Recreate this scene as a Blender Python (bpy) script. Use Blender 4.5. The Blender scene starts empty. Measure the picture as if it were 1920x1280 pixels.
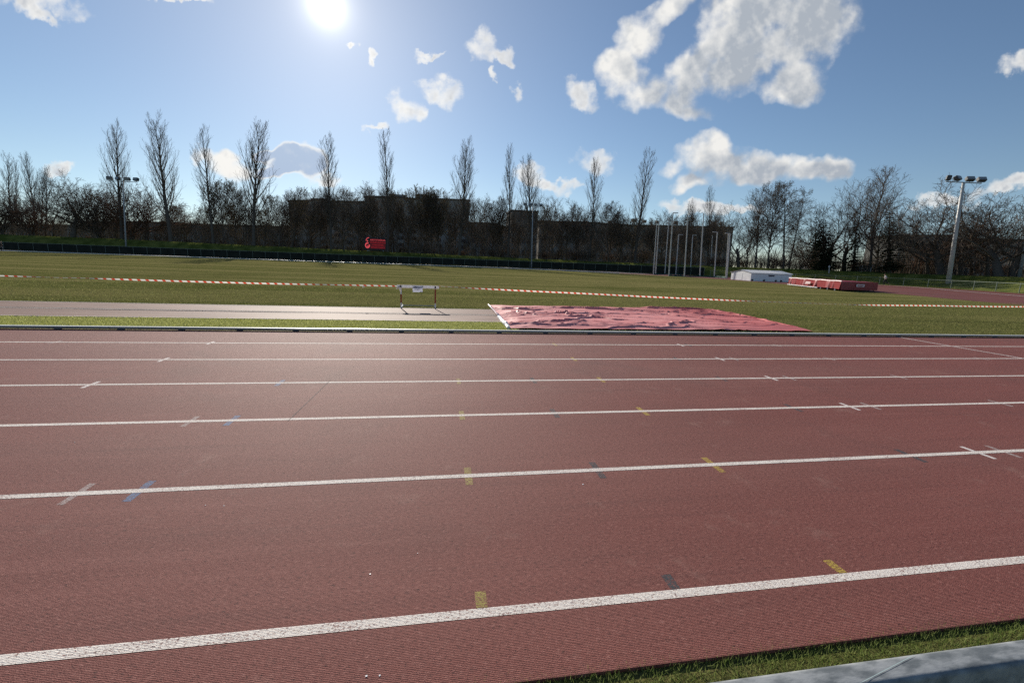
import bpy, bmesh, math, random
import numpy as np
from mathutils import Vector, Matrix, Quaternion

S = bpy.context.scene
COL = S.collection
rnd = random.Random(7)
NR = np.random.default_rng(11)
R = math.radians

# ------------------------------------------------------------------ camera
F_PX, CH, ROLL, PITCH, YAW = 820.0, 1.488, math.atan(.0366), R(10.3595), R(9.78)
Fv = Vector((math.sin(YAW)*math.cos(PITCH), math.cos(YAW)*math.cos(PITCH), -math.sin(PITCH)))
R0 = Vector((math.cos(YAW), -math.sin(YAW), 0)); U0 = R0.cross(Fv)
Rv = math.cos(ROLL)*R0 + math.sin(ROLL)*U0
Uv = -math.sin(ROLL)*R0 + math.cos(ROLL)*U0
cd = bpy.data.cameras.new('camera'); cam = bpy.data.objects.new('camera', cd); COL.objects.link(cam)
cd.sensor_width = 36; cd.lens = F_PX/1920*36; cd.clip_start = .05; cd.clip_end = 6000
m = Matrix.Identity(4)
for i in range(3):
    m[i][0], m[i][1], m[i][2] = Rv[i], Uv[i], -Fv[i]
m[2][3] = CH
cam.matrix_world = m
S.camera = cam

def ray(px, py):
    return Rv*((px-960)/F_PX) + Uv*((640-py)/F_PX) + Fv
def G(px, py, z=0.0):
    r = ray(px, py); t = (z-CH)/r.z
    return Vector((r.x*t, r.y*t, z))
def PY(px, py, Y):                      # point of the sight line at world distance Y
    r = ray(px, py); t = Y/r.y
    return Vector((r.x*t, Y, CH+r.z*t))
def PR(px, py, rng):                    # at horizontal range
    r = ray(px, py); t = rng/math.hypot(r.x, r.y)
    return Vector((r.x*t, r.y*t, CH+r.z*t))
def hor(px): return 490+.0366*(px-960)

# ------------------------------------------------------------------ node helpers
class NT:
    def __init__(s, tree): s.t = tree; s.n = tree.nodes; s.l = tree.links
    def add(s, typ, **kw):
        n = s.n.new(typ)
        for k, v in kw.items(): setattr(n, k, v)
        return n
    def put(s, sock, v):
        if isinstance(v, bpy.types.NodeSocket): s.l.new(v, sock)
        elif v is not None: sock.default_value = v
    def math(s, op, a, b=None, c=None, clamp=False):
        n = s.add('ShaderNodeMath', operation=op, use_clamp=clamp)
        for i, v in enumerate((a, b, c)):
            if v is not None: s.put(n.inputs[i], v)
        return n.outputs[0]
    def vmath(s, op, a, b=None, out=0):
        n = s.add('ShaderNodeVectorMath', operation=op)
        s.put(n.inputs[0], a)
        if b is not None: s.put(n.inputs[1], b)
        return n.outputs[out]
    def ss(s, x, lo, hi, a=0.0, b=1.0):
        n = s.add('ShaderNodeMapRange', interpolation_type='SMOOTHSTEP')
        s.put(n.inputs[0], x); n.inputs[1].default_value = lo; n.inputs[2].default_value = hi
        n.inputs[3].default_value = a; n.inputs[4].default_value = b
        return n.outputs[0]
    def mix(s, f, a, b):
        n = s.add('ShaderNodeMix', data_type='RGBA')
        s.put(n.inputs[0], f); s.put(n.inputs[6], a); s.put(n.inputs[7], b)
        return n.outputs[2]
    def noise(s, vec, scale, detail=4, rough=.55, out=0, dist=0):
        n = s.add('ShaderNodeTexNoise')
        if vec is not None: s.l.new(vec, n.inputs['Vector'])
        n.inputs['Scale'].default_value = scale; n.inputs['Detail'].default_value = detail
        n.inputs['Roughness'].default_value = rough; n.inputs['Distortion'].default_value = dist
        return n.outputs[out]
    def map(s, vec, scale=(1,1,1), loc=(0,0,0), rot=(0,0,0)):
        n = s.add('ShaderNodeMapping')
        s.l.new(vec, n.inputs['Vector'])
        n.inputs['Scale'].default_value = scale; n.inputs['Location'].default_value = loc; n.inputs['Rotation'].default_value = rot
        return n.outputs[0]

def c4(c): return (c[0], c[1], c[2], 1.0)
def newmat(name, col=(.5,.5,.5), rough=.6, spec=.5, metal=0.0):
    mt = bpy.data.materials.new(name); mt.use_nodes = True
    nt = NT(mt.node_tree); b = nt.n['Principled BSDF']
    b.inputs['Base Color'].default_value = c4(col); b.inputs['Roughness'].default_value = rough
    b.inputs['Specular IOR Level'].default_value = spec; b.inputs['Metallic'].default_value = metal
    return mt, nt, b
def noisy(name, c1, c2, scale=4, rough=.6, spec=.4, bump=0.0, bscale=40, metal=0, aniso=(1,1,1), lo=.35, hi=.65, bdist=.01):
    mt, nt, b = newmat(name, c1, rough, spec, metal)
    tc = nt.add('ShaderNodeTexCoord').outputs['Object']
    v = nt.map(tc, aniso)
    f = nt.ss(nt.noise(v, scale, 6), lo, hi)
    nt.l.new(nt.mix(f, c4(c1), c4(c2)), b.inputs['Base Color'])
    if bump:
        bp = nt.add('ShaderNodeBump'); bp.inputs['Strength'].default_value = bump; bp.inputs['Distance'].default_value = bdist
        nt.l.new(nt.noise(v, bscale, 5), bp.inputs['Height']); nt.l.new(bp.outputs[0], b.inputs['Normal'])
    return mt

# ------------------------------------------------------------------ mesh helpers
def link_mesh(name, me, mat=None, parent=None):
    o = bpy.data.objects.new(name, me); COL.objects.link(o)
    if mat is not None and not me.materials: me.materials.append(mat)
    if parent is not None: o.parent = parent
    return o
def pydata(name, vs, fs, mat=None, parent=None, smooth=False):
    me = bpy.data.meshes.new(name); me.from_pydata([tuple(v) for v in vs], [], fs); me.update()
    if smooth: me.shade_smooth()
    return link_mesh(name, me, mat, parent)
def from_np(name, V, Fc, mat=None, parent=None):       # all faces with the same corner count
    k = Fc.shape[1]; me = bpy.data.meshes.new(name)
    me.vertices.add(len(V)); me.vertices.foreach_set('co', np.ascontiguousarray(V, dtype=np.float32).ravel())
    me.loops.add(Fc.size); me.loops.foreach_set('vertex_index', np.ascontiguousarray(Fc, dtype=np.int32).ravel())
    me.polygons.add(len(Fc)); me.polygons.foreach_set('loop_start', np.arange(0, Fc.size, k, dtype=np.int32))
    try: me.polygons.foreach_set('loop_total', np.full(len(Fc), k, dtype=np.int32))
    except Exception: pass
    me.update(calc_edges=True); me.validate()
    return link_mesh(name, me, mat, parent)
class MB:
    def __init__(s): s.v = []; s.f = []
    def quad(s, a, b, c, d):
        n = len(s.v); s.v += [a, b, c, d]; s.f.append((n, n+1, n+2, n+3))
    def box(s, c, size, rz=0.0, M=None):
        cx, cy, cz = c; sx, sy, sz = size[0]/2, size[1]/2, size[2]/2; n = len(s.v)
        for dz in (-sz, sz):
            for dx, dy in ((-sx,-sy),(sx,-sy),(sx,sy),(-sx,sy)):
                x = dx*math.cos(rz)-dy*math.sin(rz); y = dx*math.sin(rz)+dy*math.cos(rz)
                p = Vector((x, y, dz))
                if M is not None: p = M @ Vector((dx, dy, dz))
                s.v.append((cx+p.x, cy+p.y, cz+p.z))
        s.f += [(n+3,n+2,n+1,n),(n+4,n+5,n+6,n+7)] + [(n+i, n+(i+1)%4, n+4+(i+1)%4, n+4+i) for i in range(4)]
        return s
    def prism(s, poly, z0, z1):
        n = len(s.v); k = len(poly)
        s.v += [(p[0], p[1], z0) for p in poly] + [(p[0], p[1], z1) for p in poly]
        s.f += [tuple(range(n+k-1, n-1, -1)), tuple(range(n+k, n+2*k))]
        s.f += [(n+i, n+(i+1)%k, n+k+(i+1)%k, n+k+i) for i in range(k)]
        return s
    def tube(s, pts, rad, sides=8, cap=True):
        pts = [Vector(p) for p in pts]; rs = rad if isinstance(rad, (list, tuple)) else [rad]*len(pts)
        n0 = len(s.v); prev = None
        for i, p in enumerate(pts):
            d = (pts[min(i+1, len(pts)-1)]-pts[max(i-1, 0)]).normalized()
            if prev is None:
                a = d.orthogonal().normalized()
            else:
                a = (prev - d*prev.dot(d)).normalized()
            prev = a; b = d.cross(a)
            for k in range(sides):
                t = 2*math.pi*k/sides
                q = p + (a*math.cos(t)+b*math.sin(t))*rs[i]; s.v.append(tuple(q))
        for i in range(len(pts)-1):
            for k in range(sides):
                a = n0+i*sides+k; b2 = n0+i*sides+(k+1)%sides
                s.f.append((a, b2, b2+sides, a+sides))
        if cap:
            s.f.append(tuple(range(n0+sides-1, n0-1, -1))); e = n0+(len(pts)-1)*sides
            s.f.append(tuple(range(e, e+sides)))
        return s
    def build(s, name, mat=None, parent=None, smooth=False, bevel=0.0):
        o = pydata(name, s.v, s.f, mat, parent, smooth)
        if bevel:
            bm = bmesh.new(); bm.from_mesh(o.data)
            bmesh.ops.bevel(bm, geom=list(bm.edges), offset=bevel, segments=2, affect='EDGES', profile=.5)
            bm.to_mesh(o.data); bm.free()
        return o
def tag(o, label=None, cat=None, group=None, kind=None):
    if label: o['label'] = label
    if cat: o['category'] = cat
    if group: o['group'] = group
    if kind: o['kind'] = kind
    return o
def empty(name, loc=(0,0,0), rz=0.0):
    o = bpy.data.objects.new(name, None); COL.objects.link(o); o.location = loc; o.rotation_euler.z = rz
    o.empty_display_size = .2
    return o
def copy_tree(o, parent=None):
    c = o.copy(); COL.objects.link(c)
    if parent is not None: c.parent = parent
    for ch in list(o.children): copy_tree(ch, c)
    return c

# ------------------------------------------------------------------ sun and sky
sd = ray(612, 10).normalized()
SUN_EL, SUN_AZ = math.asin(sd.z), math.atan2(sd.x, sd.y)
ld = bpy.data.lights.new('sun', 'SUN'); ld.energy = 5.0; ld.angle = R(.53); ld.color = (1.0, .93, .82)
lo = bpy.data.objects.new('sun', ld); COL.objects.link(lo); lo.rotation_mode = 'QUATERNION'
lo.rotation_quaternion = sd.to_track_quat('Z', 'Y')

W = bpy.data.worlds.new('World'); S.world = W; W.use_nodes = True
nt = NT(W.node_tree); nt.n.clear()
sky = nt.add('ShaderNodeTexSky', sky_type='NISHITA'); sky.sun_disc = False
sky.sun_elevation = SUN_EL; sky.sun_rotation = SUN_AZ; sky.altitude = 100
sky.air_density = 1.0; sky.dust_density = .12; sky.ozone_density = 3.0
d = nt.add('ShaderNodeTexCoord').outputs['Generated']
F0 = (math.sin(YAW), math.cos(YAW), 0)
dF = nt.math('MAXIMUM', nt.vmath('DOT_PRODUCT', d, F0, 1), .04)
u = nt.math('DIVIDE', nt.vmath('DOT_PRODUCT', d, tuple(R0), 1), dF)
v = nt.math('DIVIDE', nt.vmath('DOT_PRODUCT', d, (0,0,1), 1), dF)
cx = nt.add('ShaderNodeCombineXYZ'); nt.l.new(u, cx.inputs[0]); nt.l.new(v, cx.inputs[1]); P2 = cx.outputs[0]
def uv_of(px, py):
    r = ray(px, py); f = r.x*F0[0]+r.y*F0[1]
    return np.array([r.dot(R0)/f, r.z/f])
# cloud clumps: centre and half axes read off the photograph, turned into fixed sky directions
BIG = [(1268,12,62,24,-25),(1205,62,48,36,-50),(1172,125,36,48,-65),(1225,160,75,45,-20),(1262,112,46,28,-40),(1300,150,120,50,-22),(1395,95,125,85,-30),(1330,115,90,45,-35),
       (1485,60,105,85,-30),(1510,0,110,65,0),(1275,190,70,30,15),(1480,165,70,38,0),(1430,10,110,50,-15),(1560,40,60,90,10),
       (1340,305,85,46,-8),(1342,272,30,28,0),(1262,322,38,15,-15),(1420,308,95,34,8),(1510,306,85,28,3),(1565,306,45,22,0),(1290,348,52,18,-15),
       (430,312,50,22,0)]
GREYC = [(548,295,48,38,0),(575,305,34,40,20),(502,282,26,14,-14),(530,318,62,16,-6)]
SMALL = [(1095,168,40,27,0),(1110,300,46,27,0),(1020,340,52,13,22),(990,322,28,14,0),(1060,345,40,12,10),(383,300,24,22,0),
       (756,190,38,28,35),(785,208,20,14,10),(828,167,44,26,18),(910,82,34,28,35),(945,105,27,11,35),(810,97,34,8,-6),(968,168,18,15,35),
       (697,115,9,14,0),(661,85,10,7,0),(922,134,11,13,0),(705,228,26,8,-5),(65,2,105,28,8),(85,32,40,13,25),(345,-2,70,9,0),
       (1912,125,42,24,-20),(1905,348,75,16,-10),(1770,378,70,14,0),(100,316,34,12,0),(1340,395,110,12,0),(600,335,40,14,-10)]
def field(blobs):
    acc = None
    for (px, py, rx, ry, an) in blobs:
        c = uv_of(px, py); a = R(an)
        A = np.column_stack([uv_of(px+rx*math.cos(a), py+rx*math.sin(a))-c, uv_of(px-ry*math.sin(a), py+ry*math.cos(a))-c])
        Mi = np.linalg.inv(A)
        q = nt.vmath('SUBTRACT', P2, (c[0], c[1], 0))
        x = nt.vmath('DOT_PRODUCT', q, (Mi[0,0], Mi[0,1], 0), 1); y = nt.vmath('DOT_PRODUCT', q, (Mi[1,0], Mi[1,1], 0), 1)
        r2 = nt.math('MULTIPLY_ADD', x, x, nt.math('MULTIPLY', y, y))
        h = nt.math('SUBTRACT', 1.0, r2)
        acc = h if acc is None else nt.math('SMOOTH_MAX', acc, h, .7)
    return nt.math('MAXIMUM', acc, -2.0)
warp = nt.vmath('SCALE', nt.vmath('SUBTRACT', nt.noise(P2, 9, 3, .5, out=1), (.5,.5,.5))); 
nt.n[-1].inputs['Scale'].default_value = .095
P3 = nt.vmath('ADD', P2, warp)
P2_raw = P2
P2 = P3
fb = field(BIG)
fgc = field(GREYC)
su, sv = uv_of(612, 10)
toward = nt.vmath('NORMALIZE', nt.vmath('SUBTRACT', (su, sv, 0), P2_raw))
sh2 = nt.vmath('SCALE', toward); nt.n[-1].inputs['Scale'].default_value = .045
P2 = nt.vmath('ADD', P3, sh2)
fb_sun = field(BIG)
wf = nt.vmath('SCALE', nt.vmath('SUBTRACT', nt.noise(P2_raw, 26, 4, .6, out=1), (.5,.5,.5))); nt.n[-1].inputs['Scale'].default_value = .055
P2 = nt.vmath('ADD', P3, wf)
fs = field(SMALL)
sh = nt.vmath('SCALE', toward); nt.n[-1].inputs['Scale'].default_value = .011
Ps = nt.vmath('ADD', P2_raw, sh)
def fbm(vec):
    a = nt.noise(vec, 17, 9, .60)
    w = nt.add('ShaderNodeTexVoronoi', feature='SMOOTH_F1'); nt.l.new(vec, w.inputs['Vector'])
    w.inputs['Scale'].default_value = 24; w.inputs['Detail'].default_value = 2; w.inputs['Roughness'].default_value = .55
    bil = nt.math('SUBTRACT', .55, w.outputs['Distance'])
    return nt.math('ADD', nt.math('MULTIPLY', nt.math('SUBTRACT', a, .5), 1.7), nt.math('MULTIPLY', bil, .55))
n1, n2 = fbm(P2_raw), fbm(Ps)
def cloud(f, amp, lo, hi, core_lo, core_hi, off, gain):
    den = nt.math('ADD', nt.math('MULTIPLY_ADD', n1, amp, nt.math('MULTIPLY', f, gain)), off)
    return den, nt.ss(den, lo, hi), nt.ss(den, core_lo, core_hi)
nlo = nt.noise(P2_raw, 8, 2, .5); nmid = nt.noise(P2_raw, 13, 4, .55); nmid2 = nt.noise(Ps, 13, 4, .55)
lobes = nt.math('MULTIPLY', nt.math('SUBTRACT', nlo, .5), 2.2)
fb = nt.math('ADD', fb, lobes); fb_sun = nt.math('ADD', fb_sun, lobes)
relief = nt.math('MULTIPLY', nt.math('SUBTRACT', nmid, nmid2), 3.2)
db, ab, kb = cloud(fb, 1.5, -.10, 1.35, .6, 1.8, .34, 1.35)
ds, as_, ks = cloud(fs, 1.7, -.10, 1.65, .75, 2.1, .42, 1.25)
dg, ag, kg = cloud(fgc, 1.0, .0, .55, .22, .75, .12, 1.3)
kb = nt.ss(nt.math('MULTIPLY_ADD', nmid, 1.3, nt.math('ADD', fb_sun, nt.math('MULTIPLY', fb, .25))), .55, 2.0)
ab = nt.math('POWER', ab, nt.math('MULTIPLY_ADD', kb, 1.1, .8))
def ccol(k, grey, amt, rel=1.0):
    kk = nt.math('MULTIPLY', k, amt)
    kk = nt.math('SUBTRACT', kk, nt.math('MULTIPLY', relief, rel), clamp=True)
    return nt.mix(kk, (.99,.98,.95,1), grey)
alpha = nt.math('MAXIMUM', ab, nt.math('MULTIPLY', as_, .95))
isbig = nt.math('GREATER_THAN', ab, as_)
ccl = nt.mix(isbig, ccol(ks, (.56,.59,.64,1), .8), ccol(kb, (.46,.51,.58,1), .92))
ccl = nt.mix(nt.math('GREATER_THAN', ag, alpha), ccl, ccol(kg, (.42,.55,.76,1), 1.0, .35))
alpha = nt.math('MAXIMUM', alpha, ag)
front = nt.ss(nt.vmath('DOT_PRODUCT', d, F0, 1), .05, .15)
alpha = nt.math('MULTIPLY', alpha, front)
# brightness round the sun itself
ang = nt.math('ARCCOSINE', nt.math('MINIMUM', nt.vmath('DOT_PRODUCT', d, tuple(sd), 1), .9999999))
def gl(sig, p=2.0): return nt.math('EXPONENT', nt.math('MULTIPLY', nt.math('POWER', nt.math('DIVIDE', ang, R(sig)), p), -1.0))
g_core = nt.math('MULTIPLY', gl(.85, 1.05), 2.0)
g_ring = nt.math('MULTIPLY', gl(2.2, 1.3), .26)
g_aur = nt.math('MULTIPLY', gl(9.0, 1.1), .17)
g_wide = nt.math('MULTIPLY', gl(27, 1.6), .085)
def cmul(f, c):
    n = nt.add('ShaderNodeVectorMath', operation='SCALE'); n.inputs[0].default_value = c; nt.l.new(f, n.inputs['Scale']); return n.outputs[0]
glow = nt.vmath('ADD', nt.vmath('ADD', cmul(g_core, (1,.97,.88)), cmul(g_ring, (1,.80,.46))), nt.vmath('ADD', cmul(g_aur, (1,.98,.92)), cmul(g_wide, (1,.92,.72))))
hsv = nt.add('ShaderNodeHueSaturation'); nt.l.new(sky.outputs[0], hsv.inputs['Color']); hsv.inputs['Saturation'].default_value = 1.0
dz_ = nt.ss(nt.vmath('DOT_PRODUCT', d, (0,0,1), 1), .0, .16)
skyc = nt.vmath('MULTIPLY', hsv.outputs[0], nt.mix(dz_, (.90,1.0,1.14,1), (1,1,1,1)))
b1 = nt.add('ShaderNodeBackground'); nt.l.new(skyc, b1.inputs[0]); b1.inputs[1].default_value = .076
b2 = nt.add('ShaderNodeBackground'); nt.l.new(ccl, b2.inputs[0]); b2.inputs[1].default_value = .74
b3 = nt.add('ShaderNodeBackground'); nt.l.new(glow, b3.inputs[0]); b3.inputs[1].default_value = .92
ms = nt.add('ShaderNodeMixShader'); nt.l.new(alpha, ms.inputs[0]); nt.l.new(b1.outputs[0], ms.inputs[1]); nt.l.new(b2.outputs[0], ms.inputs[2])
ad = nt.add('ShaderNodeAddShader'); nt.l.new(ms.outputs[0], ad.inputs[0]); nt.l.new(b3.outputs[0], ad.inputs[1])
wo = nt.add('ShaderNodeOutputWorld'); nt.l.new(ad.outputs[0], wo.inputs[0])
W.cycles.sampling_method = 'MANUAL'; W.cycles.sample_map_resolution = 512
S.view_settings.view_transform = 'Standard'; S.view_settings.look = 'None'; S.view_settings.gamma = 1; S.view_settings.exposure = 0.25
S.cycles.use_denoising = False
S.cycles.max_bounces = 6; S.cycles.transparent_max_bounces = 4

# ------------------------------------------------------------------ materials
def track_nodes(nt, b, rib=True):
    tc = nt.add('ShaderNodeTexCoord').outputs['Object']
    gran = nt.noise(tc, 260, 2, .6)
    big = nt.noise(nt.map(tc, (.25,.9,1)), 1.1, 5, .6)
    patch = nt.noise(nt.map(tc, (.06,.5,1)), 1.0, 3, .5)
    col = nt.mix(nt.ss(big, .3, .7), (.175,.050,.040,1), (.215,.064,.051,1))
    col = nt.mix(nt.ss(patch, .42, .7, 0, .5), col, (.22,.092,.076,1))
    rows = nt.noise(nt.map(tc, (.35,9,1)), 1.0, 4, .6)
    col = nt.mix(nt.ss(rows, .53, .75, 0, .34), col, (.10,.032,.028,1)); col = nt.mix(nt.ss(rows, .47, .25, 0, .32), col, (.30,.115,.095,1))
    blot = nt.noise(tc, .55, 5, .62, dist=.8)
    col = nt.mix(nt.ss(blot, .52, .72, 0, .5), col, (.125,.05,.042,1))
    dust = nt.noise(tc, 2.6, 6, .7)
    col = nt.mix(nt.ss(dust, .56, .76, 0, .38), col, (.36,.22,.18,1))
    grn2 = nt.noise(nt.map(tc, (.8,1.3,1)), 52, 5, .8)
    col = nt.mix(nt.ss(gran, .52, .72), col, (.33,.150,.125,1))
    col = nt.mix(nt.ss(gran, .46, .28), col, (.04,.014,.012,1))
    col = nt.mix(nt.ss(grn2, .53, .68, 0, .95), col, (.32,.145,.12,1))
    col = nt.mix(nt.ss(grn2, .47, .32, 0, .95), col, (.05,.017,.015,1))
    wv = nt.add('ShaderNodeTexWave', wave_type='BANDS', bands_direction='Y'); nt.l.new(tc, wv.inputs['Vector'])
    wv.inputs['Scale'].default_value = 42; wv.inputs['Distortion'].default_value = 2.5; wv.inputs['Detail'].default_value = 2; wv.inputs['Detail Scale'].default_value = 3
    hh = nt.math('ADD', nt.math('MULTIPLY', wv.outputs[1], .30), gran)
    bp = nt.add('ShaderNodeBump'); bp.inputs['Strength'].default_value = .75; bp.inputs['Distance'].default_value = .0045
    nt.l.new(hh, bp.inputs['Height'])
    return tc, col, bp.outputs[0], gran, big
M = {}
mt, nt_, b = newmat('track_rubber', rough=.76, spec=.24); M['track'] = mt
_, col, nrm, gran, big = track_nodes(nt_, b)
nt_.l.new(col, b.inputs['Base Color']); nt_.l.new(nrm, b.inputs['Normal'])
def paint(name, c, cover=.55, soft=.12, rough=.6):
    mt, n, b = newmat(name, rough=.76, spec=.24)
    tc, col, nrm, gran, big = track_nodes(n, b)
    f = n.math('ADD', n.math('MULTIPLY', gran, .75), n.math('MULTIPLY', n.noise(n.map(tc, (.5,2,1)), 9, 5, .6), .5))
    f = n.math('MULTIPLY_ADD', n.math('SUBTRACT', n.noise(n.map(tc, (.9,1.2,1)), 85, 3, .7), .5), 1.5, f)
    f = n.ss(f, 1-cover-soft, 1-cover+soft)
    n.l.new(n.mix(f, col, c4(c)), b.inputs['Base Color']); n.l.new(nrm, b.inputs['Normal'])
    return mt
M['line'] = paint('line_paint', (.80,.73,.66), .53, .20)
M['white'] = paint('white_mark_paint', (.72,.64,.60), .62, .14)
M['greym'] = paint('worn_grey_mark_paint', (.42,.35,.33), .44, .20)
M['yellow'] = paint('yellow_mark_paint', (.46,.32,.06), .43, .16)
M['olive'] = paint('worn_yellow_mark_paint', (.34,.27,.075), .42, .16)
M['blue'] = paint('blue_mark_paint', (.12,.195,.33), .43, .16)
M['slate'] = paint('slate_mark_paint', (.055,.062,.07), .46, .18)
M['runway'] = noisy('runway_rubber', (.185,.108,.085), (.245,.152,.120), 2.2, .72, .16, .6, 180, aniso=(.3,1,1), bdist=.004)
M['farred'] = noisy('far_track_rubber', (.14,.052,.046), (.17,.062,.055), .5, .75, .12, .5, 60, aniso=(.4,.4,1))
# field grass
mt, n, b = newmat('field_grass', rough=1, spec=0); M['field'] = mt
tc = n.add('ShaderNodeTexCoord').outputs['Object']
band = n.noise(n.map(tc, (.03,.42,1)), 1.0, 4, .6)
fine = n.noise(n.map(tc, (.5,2.2,1)), 2.0, 7, .68)
spots = n.noise(tc, .12, 4, .5)
col = n.mix(n.ss(band, .38, .62), (.092,.102,.028,1), (.195,.175,.068,1))
col = n.mix(n.ss(fine, .42, .66, 0, .75), col, (.20,.17,.075,1))
col = n.mix(n.ss(spots, .5, .7, 0, .4), col, (.065,.075,.02,1))
sep = n.add('ShaderNodeSeparateXYZ'); n.l.new(tc, sep.inputs[0])
near = n.ss(sep.outputs[1], 12, 26, .3, 0.0)
col = n.mix(near, col, (.065,.078,.022,1))
n.l.new(col, b.inputs['Base Color'])
bp = n.add('ShaderNodeBump'); bp.inputs['Strength'].default_value = .8; bp.inputs['Distance'].default_value = .05
n.l.new(n.noise(n.map(tc, (1,2,1)), 14, 6, .7), bp.inputs['Height']); n.l.new(bp.outputs[0], b.inputs['Normal'])
M['turf'] = noisy('bright_turf', (.20,.22,.06), (.36,.36,.14), 6, 1, 0, .8, 60, aniso=(.6,1.5,1), bdist=.02)
M['bank'] = noisy('bank_grass', (.08,.10,.022), (.17,.18,.045), .5, 1, 0, .8, 9, bdist=.12)
M['soil'] = noisy('ground_soil', (.05,.045,.03), (.08,.07,.045), .2, .95, .1)
def blade_mat(name, c1, c2, tr=.45):
    mt, n, b = newmat(name, c1, .8, .06)
    oi = n.add('ShaderNodeNewGeometry').outputs['Random Per Island']
    col = n.mix(oi, c4(c1), c4(c2)); n.l.new(col, b.inputs['Base Color'])
    t = n.add('ShaderNodeBsdfTranslucent'); n.l.new(col, t.inputs[0])
    mx = n.add('ShaderNodeMixShader'); mx.inputs[0].default_value = tr
    n.l.new(b.outputs[0], mx.inputs[1]); n.l.new(t.outputs[0], mx.inputs[2])
    n.l.new(mx.outputs[0], n.n['Material Output'].inputs[0])
    return mt
M['blade_near'] = blade_mat('turf_blade', (.12,.18,.035), (.34,.38,.13), .5)
M['blade_turf'] = blade_mat('strip_blade', (.26,.28,.06), (.52,.52,.22), .5)
M['blade_field'] = blade_mat('field_blade', (.135,.15,.04), (.32,.31,.125), .45)
# bark
def bark(name, c1, c2):
    mt, n, b = newmat(name, c1, 1, 0)
    r_ = n.add('ShaderNodeObjectInfo').outputs['Random']
    n.l.new(n.mix(r_, c4(c1), c4(c2)), b.inputs['Base Color'])
    return mt
M['bark'] = bark('dark_bark', (.095,.082,.070), (.125,.108,.092))
M['twig'] = bark('bare_twig', (.115,.095,.076), (.165,.132,.104))
M['twig_red'] = bark('reddish_twig', (.14,.088,.062), (.17,.108,.078))
M['twig_pop'] = bark('poplar_twig', (.095,.080,.064), (.125,.105,.082))
M['bud'] = blade_mat('olive_bud', (.075,.065,.016), (.12,.095,.03), .35)
M['needle'] = blade_mat('needle_spray', (.018,.028,.014), (.035,.046,.022), .12)
# others
M['steel'] = noisy('galvanised_steel', (.13,.145,.155), (.30,.315,.325), 26, .7, .2, .25, 70, metal=0, aniso=(1,2.5,1), bdist=.002)
M['pole'] = noisy('grey_pole_paint', (.30,.32,.33), (.38,.40,.40), 3, .45, .5)
M['palepole'] = noisy('pale_pole_paint', (.46,.45,.42), (.54,.53,.50), 3, .5, .5)
M['lampbox'] = noisy('dark_lamp_housing', (.05,.055,.06), (.08,.085,.09), 3, .5, .5)
M['lampglass'] = newmat('lamp_glass', (.25,.28,.30), .15, .6)[0]
M['screen'] = noisy('dark_windscreen', (.016,.019,.015), (.026,.029,.023), .8, .85, .12)
M['post'] = noisy('fence_post_paint', (.15,.19,.15), (.20,.24,.19), 3, .6, .4)
M['rail'] = noisy('green_rail_paint', (.16,.20,.15), (.21,.25,.19), 3, .5, .4)
M['mesh'] = newmat('fence_wire', (.10,.13,.10), .6, .4)[0]
M['kerb'] = noisy('white_kerb_paint', (.62,.62,.58), (.76,.75,.70), 3, .35, .5, aniso=(.3,1,1))
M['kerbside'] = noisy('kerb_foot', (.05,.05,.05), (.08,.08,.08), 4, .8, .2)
M['whitep'] = noisy('white_panel', (.74,.74,.76), (.83,.83,.83), 2, .3, .6)
M['red'] = noisy('red_vinyl', (.23,.010,.017), (.30,.018,.024), 3, .42, .5)
M['black'] = newmat('black_plastic', (.015,.015,.016), .5, .4)[0]
M['redpaint'] = newmat('red_pole_paint', (.33,.025,.015), .4, .5)[0]
M['whitepaint'] = newmat('white_pole_paint', (.84,.82,.82), .4, .5)[0]
M['ink'] = newmat('grey_ink', (.10,.10,.14), .8, .2)[0]
M['green'] = noisy('green_net', (.012,.05,.042), (.02,.075,.06), 3, .8, .2)
M['concrete'] = noisy('facade_concrete', (.29,.27,.24), (.36,.335,.30), .3, .85, .2, aniso=(1,1,.4))
M['concrete2'] = noisy('facade_plaster', (.22,.205,.185), (.28,.26,.235), .3, .85, .2)
M['roofing'] = noisy('dark_roofing', (.05,.048,.046), (.07,.066,.062), .5, .8, .3)
M['pane'] = newmat('dark_window', (.03,.034,.04), .25, .5)[0]

# ------------------------------------------------------------------ stadium outline
def catmull(pts, step):
    pts = [np.array(p, float) for p in pts]; P = [2*pts[0]-pts[1]]+pts+[2*pts[-1]-pts[-2]]; out = []
    for i in range(1, len(P)-2):
        L = np.linalg.norm(P[i+1]-P[i]); k = max(2, int(L/step))
        for j in range(k):
            t = j/k; a, b_, c, d_ = P[i-1], P[i], P[i+1], P[i+2]
            out.append(.5*((2*b_)+(-a+c)*t+(2*a-5*b_+4*c-d_)*t*t+(-a+3*b_-3*c+d_)*t**3))
    out.append(pts[-1]); return np.array(out)
BND = catmull([(-420,111),(-250,111),(-120,111),(-40,111),(5,110.5),(24,107),(40,97),(52,84),(61,71),(66.5,60),(68.6,53),(68.2,47),(66.2,40.5),(63,32),(60.5,20),(60,0),(60,-60),(60,-200)], 3.0)
TAN = np.gradient(BND, axis=0); TAN /= np.linalg.norm(TAN, axis=1)[:, None]
NRM = np.column_stack([-TAN[:, 1], TAN[:, 0]])          # outward: left of travel
def offset_of(x, y):
    dd = BND-np.array([x, y]); i = int(np.argmin((dd**2).sum(1)))
    return float(-(dd[i]@NRM[i]))
def hp(x): return min(3.35, max(1.75, 2.62-.0095*x))
def bank_z(o, x):
    t = min(1, max(0, (o-1.2)/7.0)); return hp(x)*t*t*(3-2*t)
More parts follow.
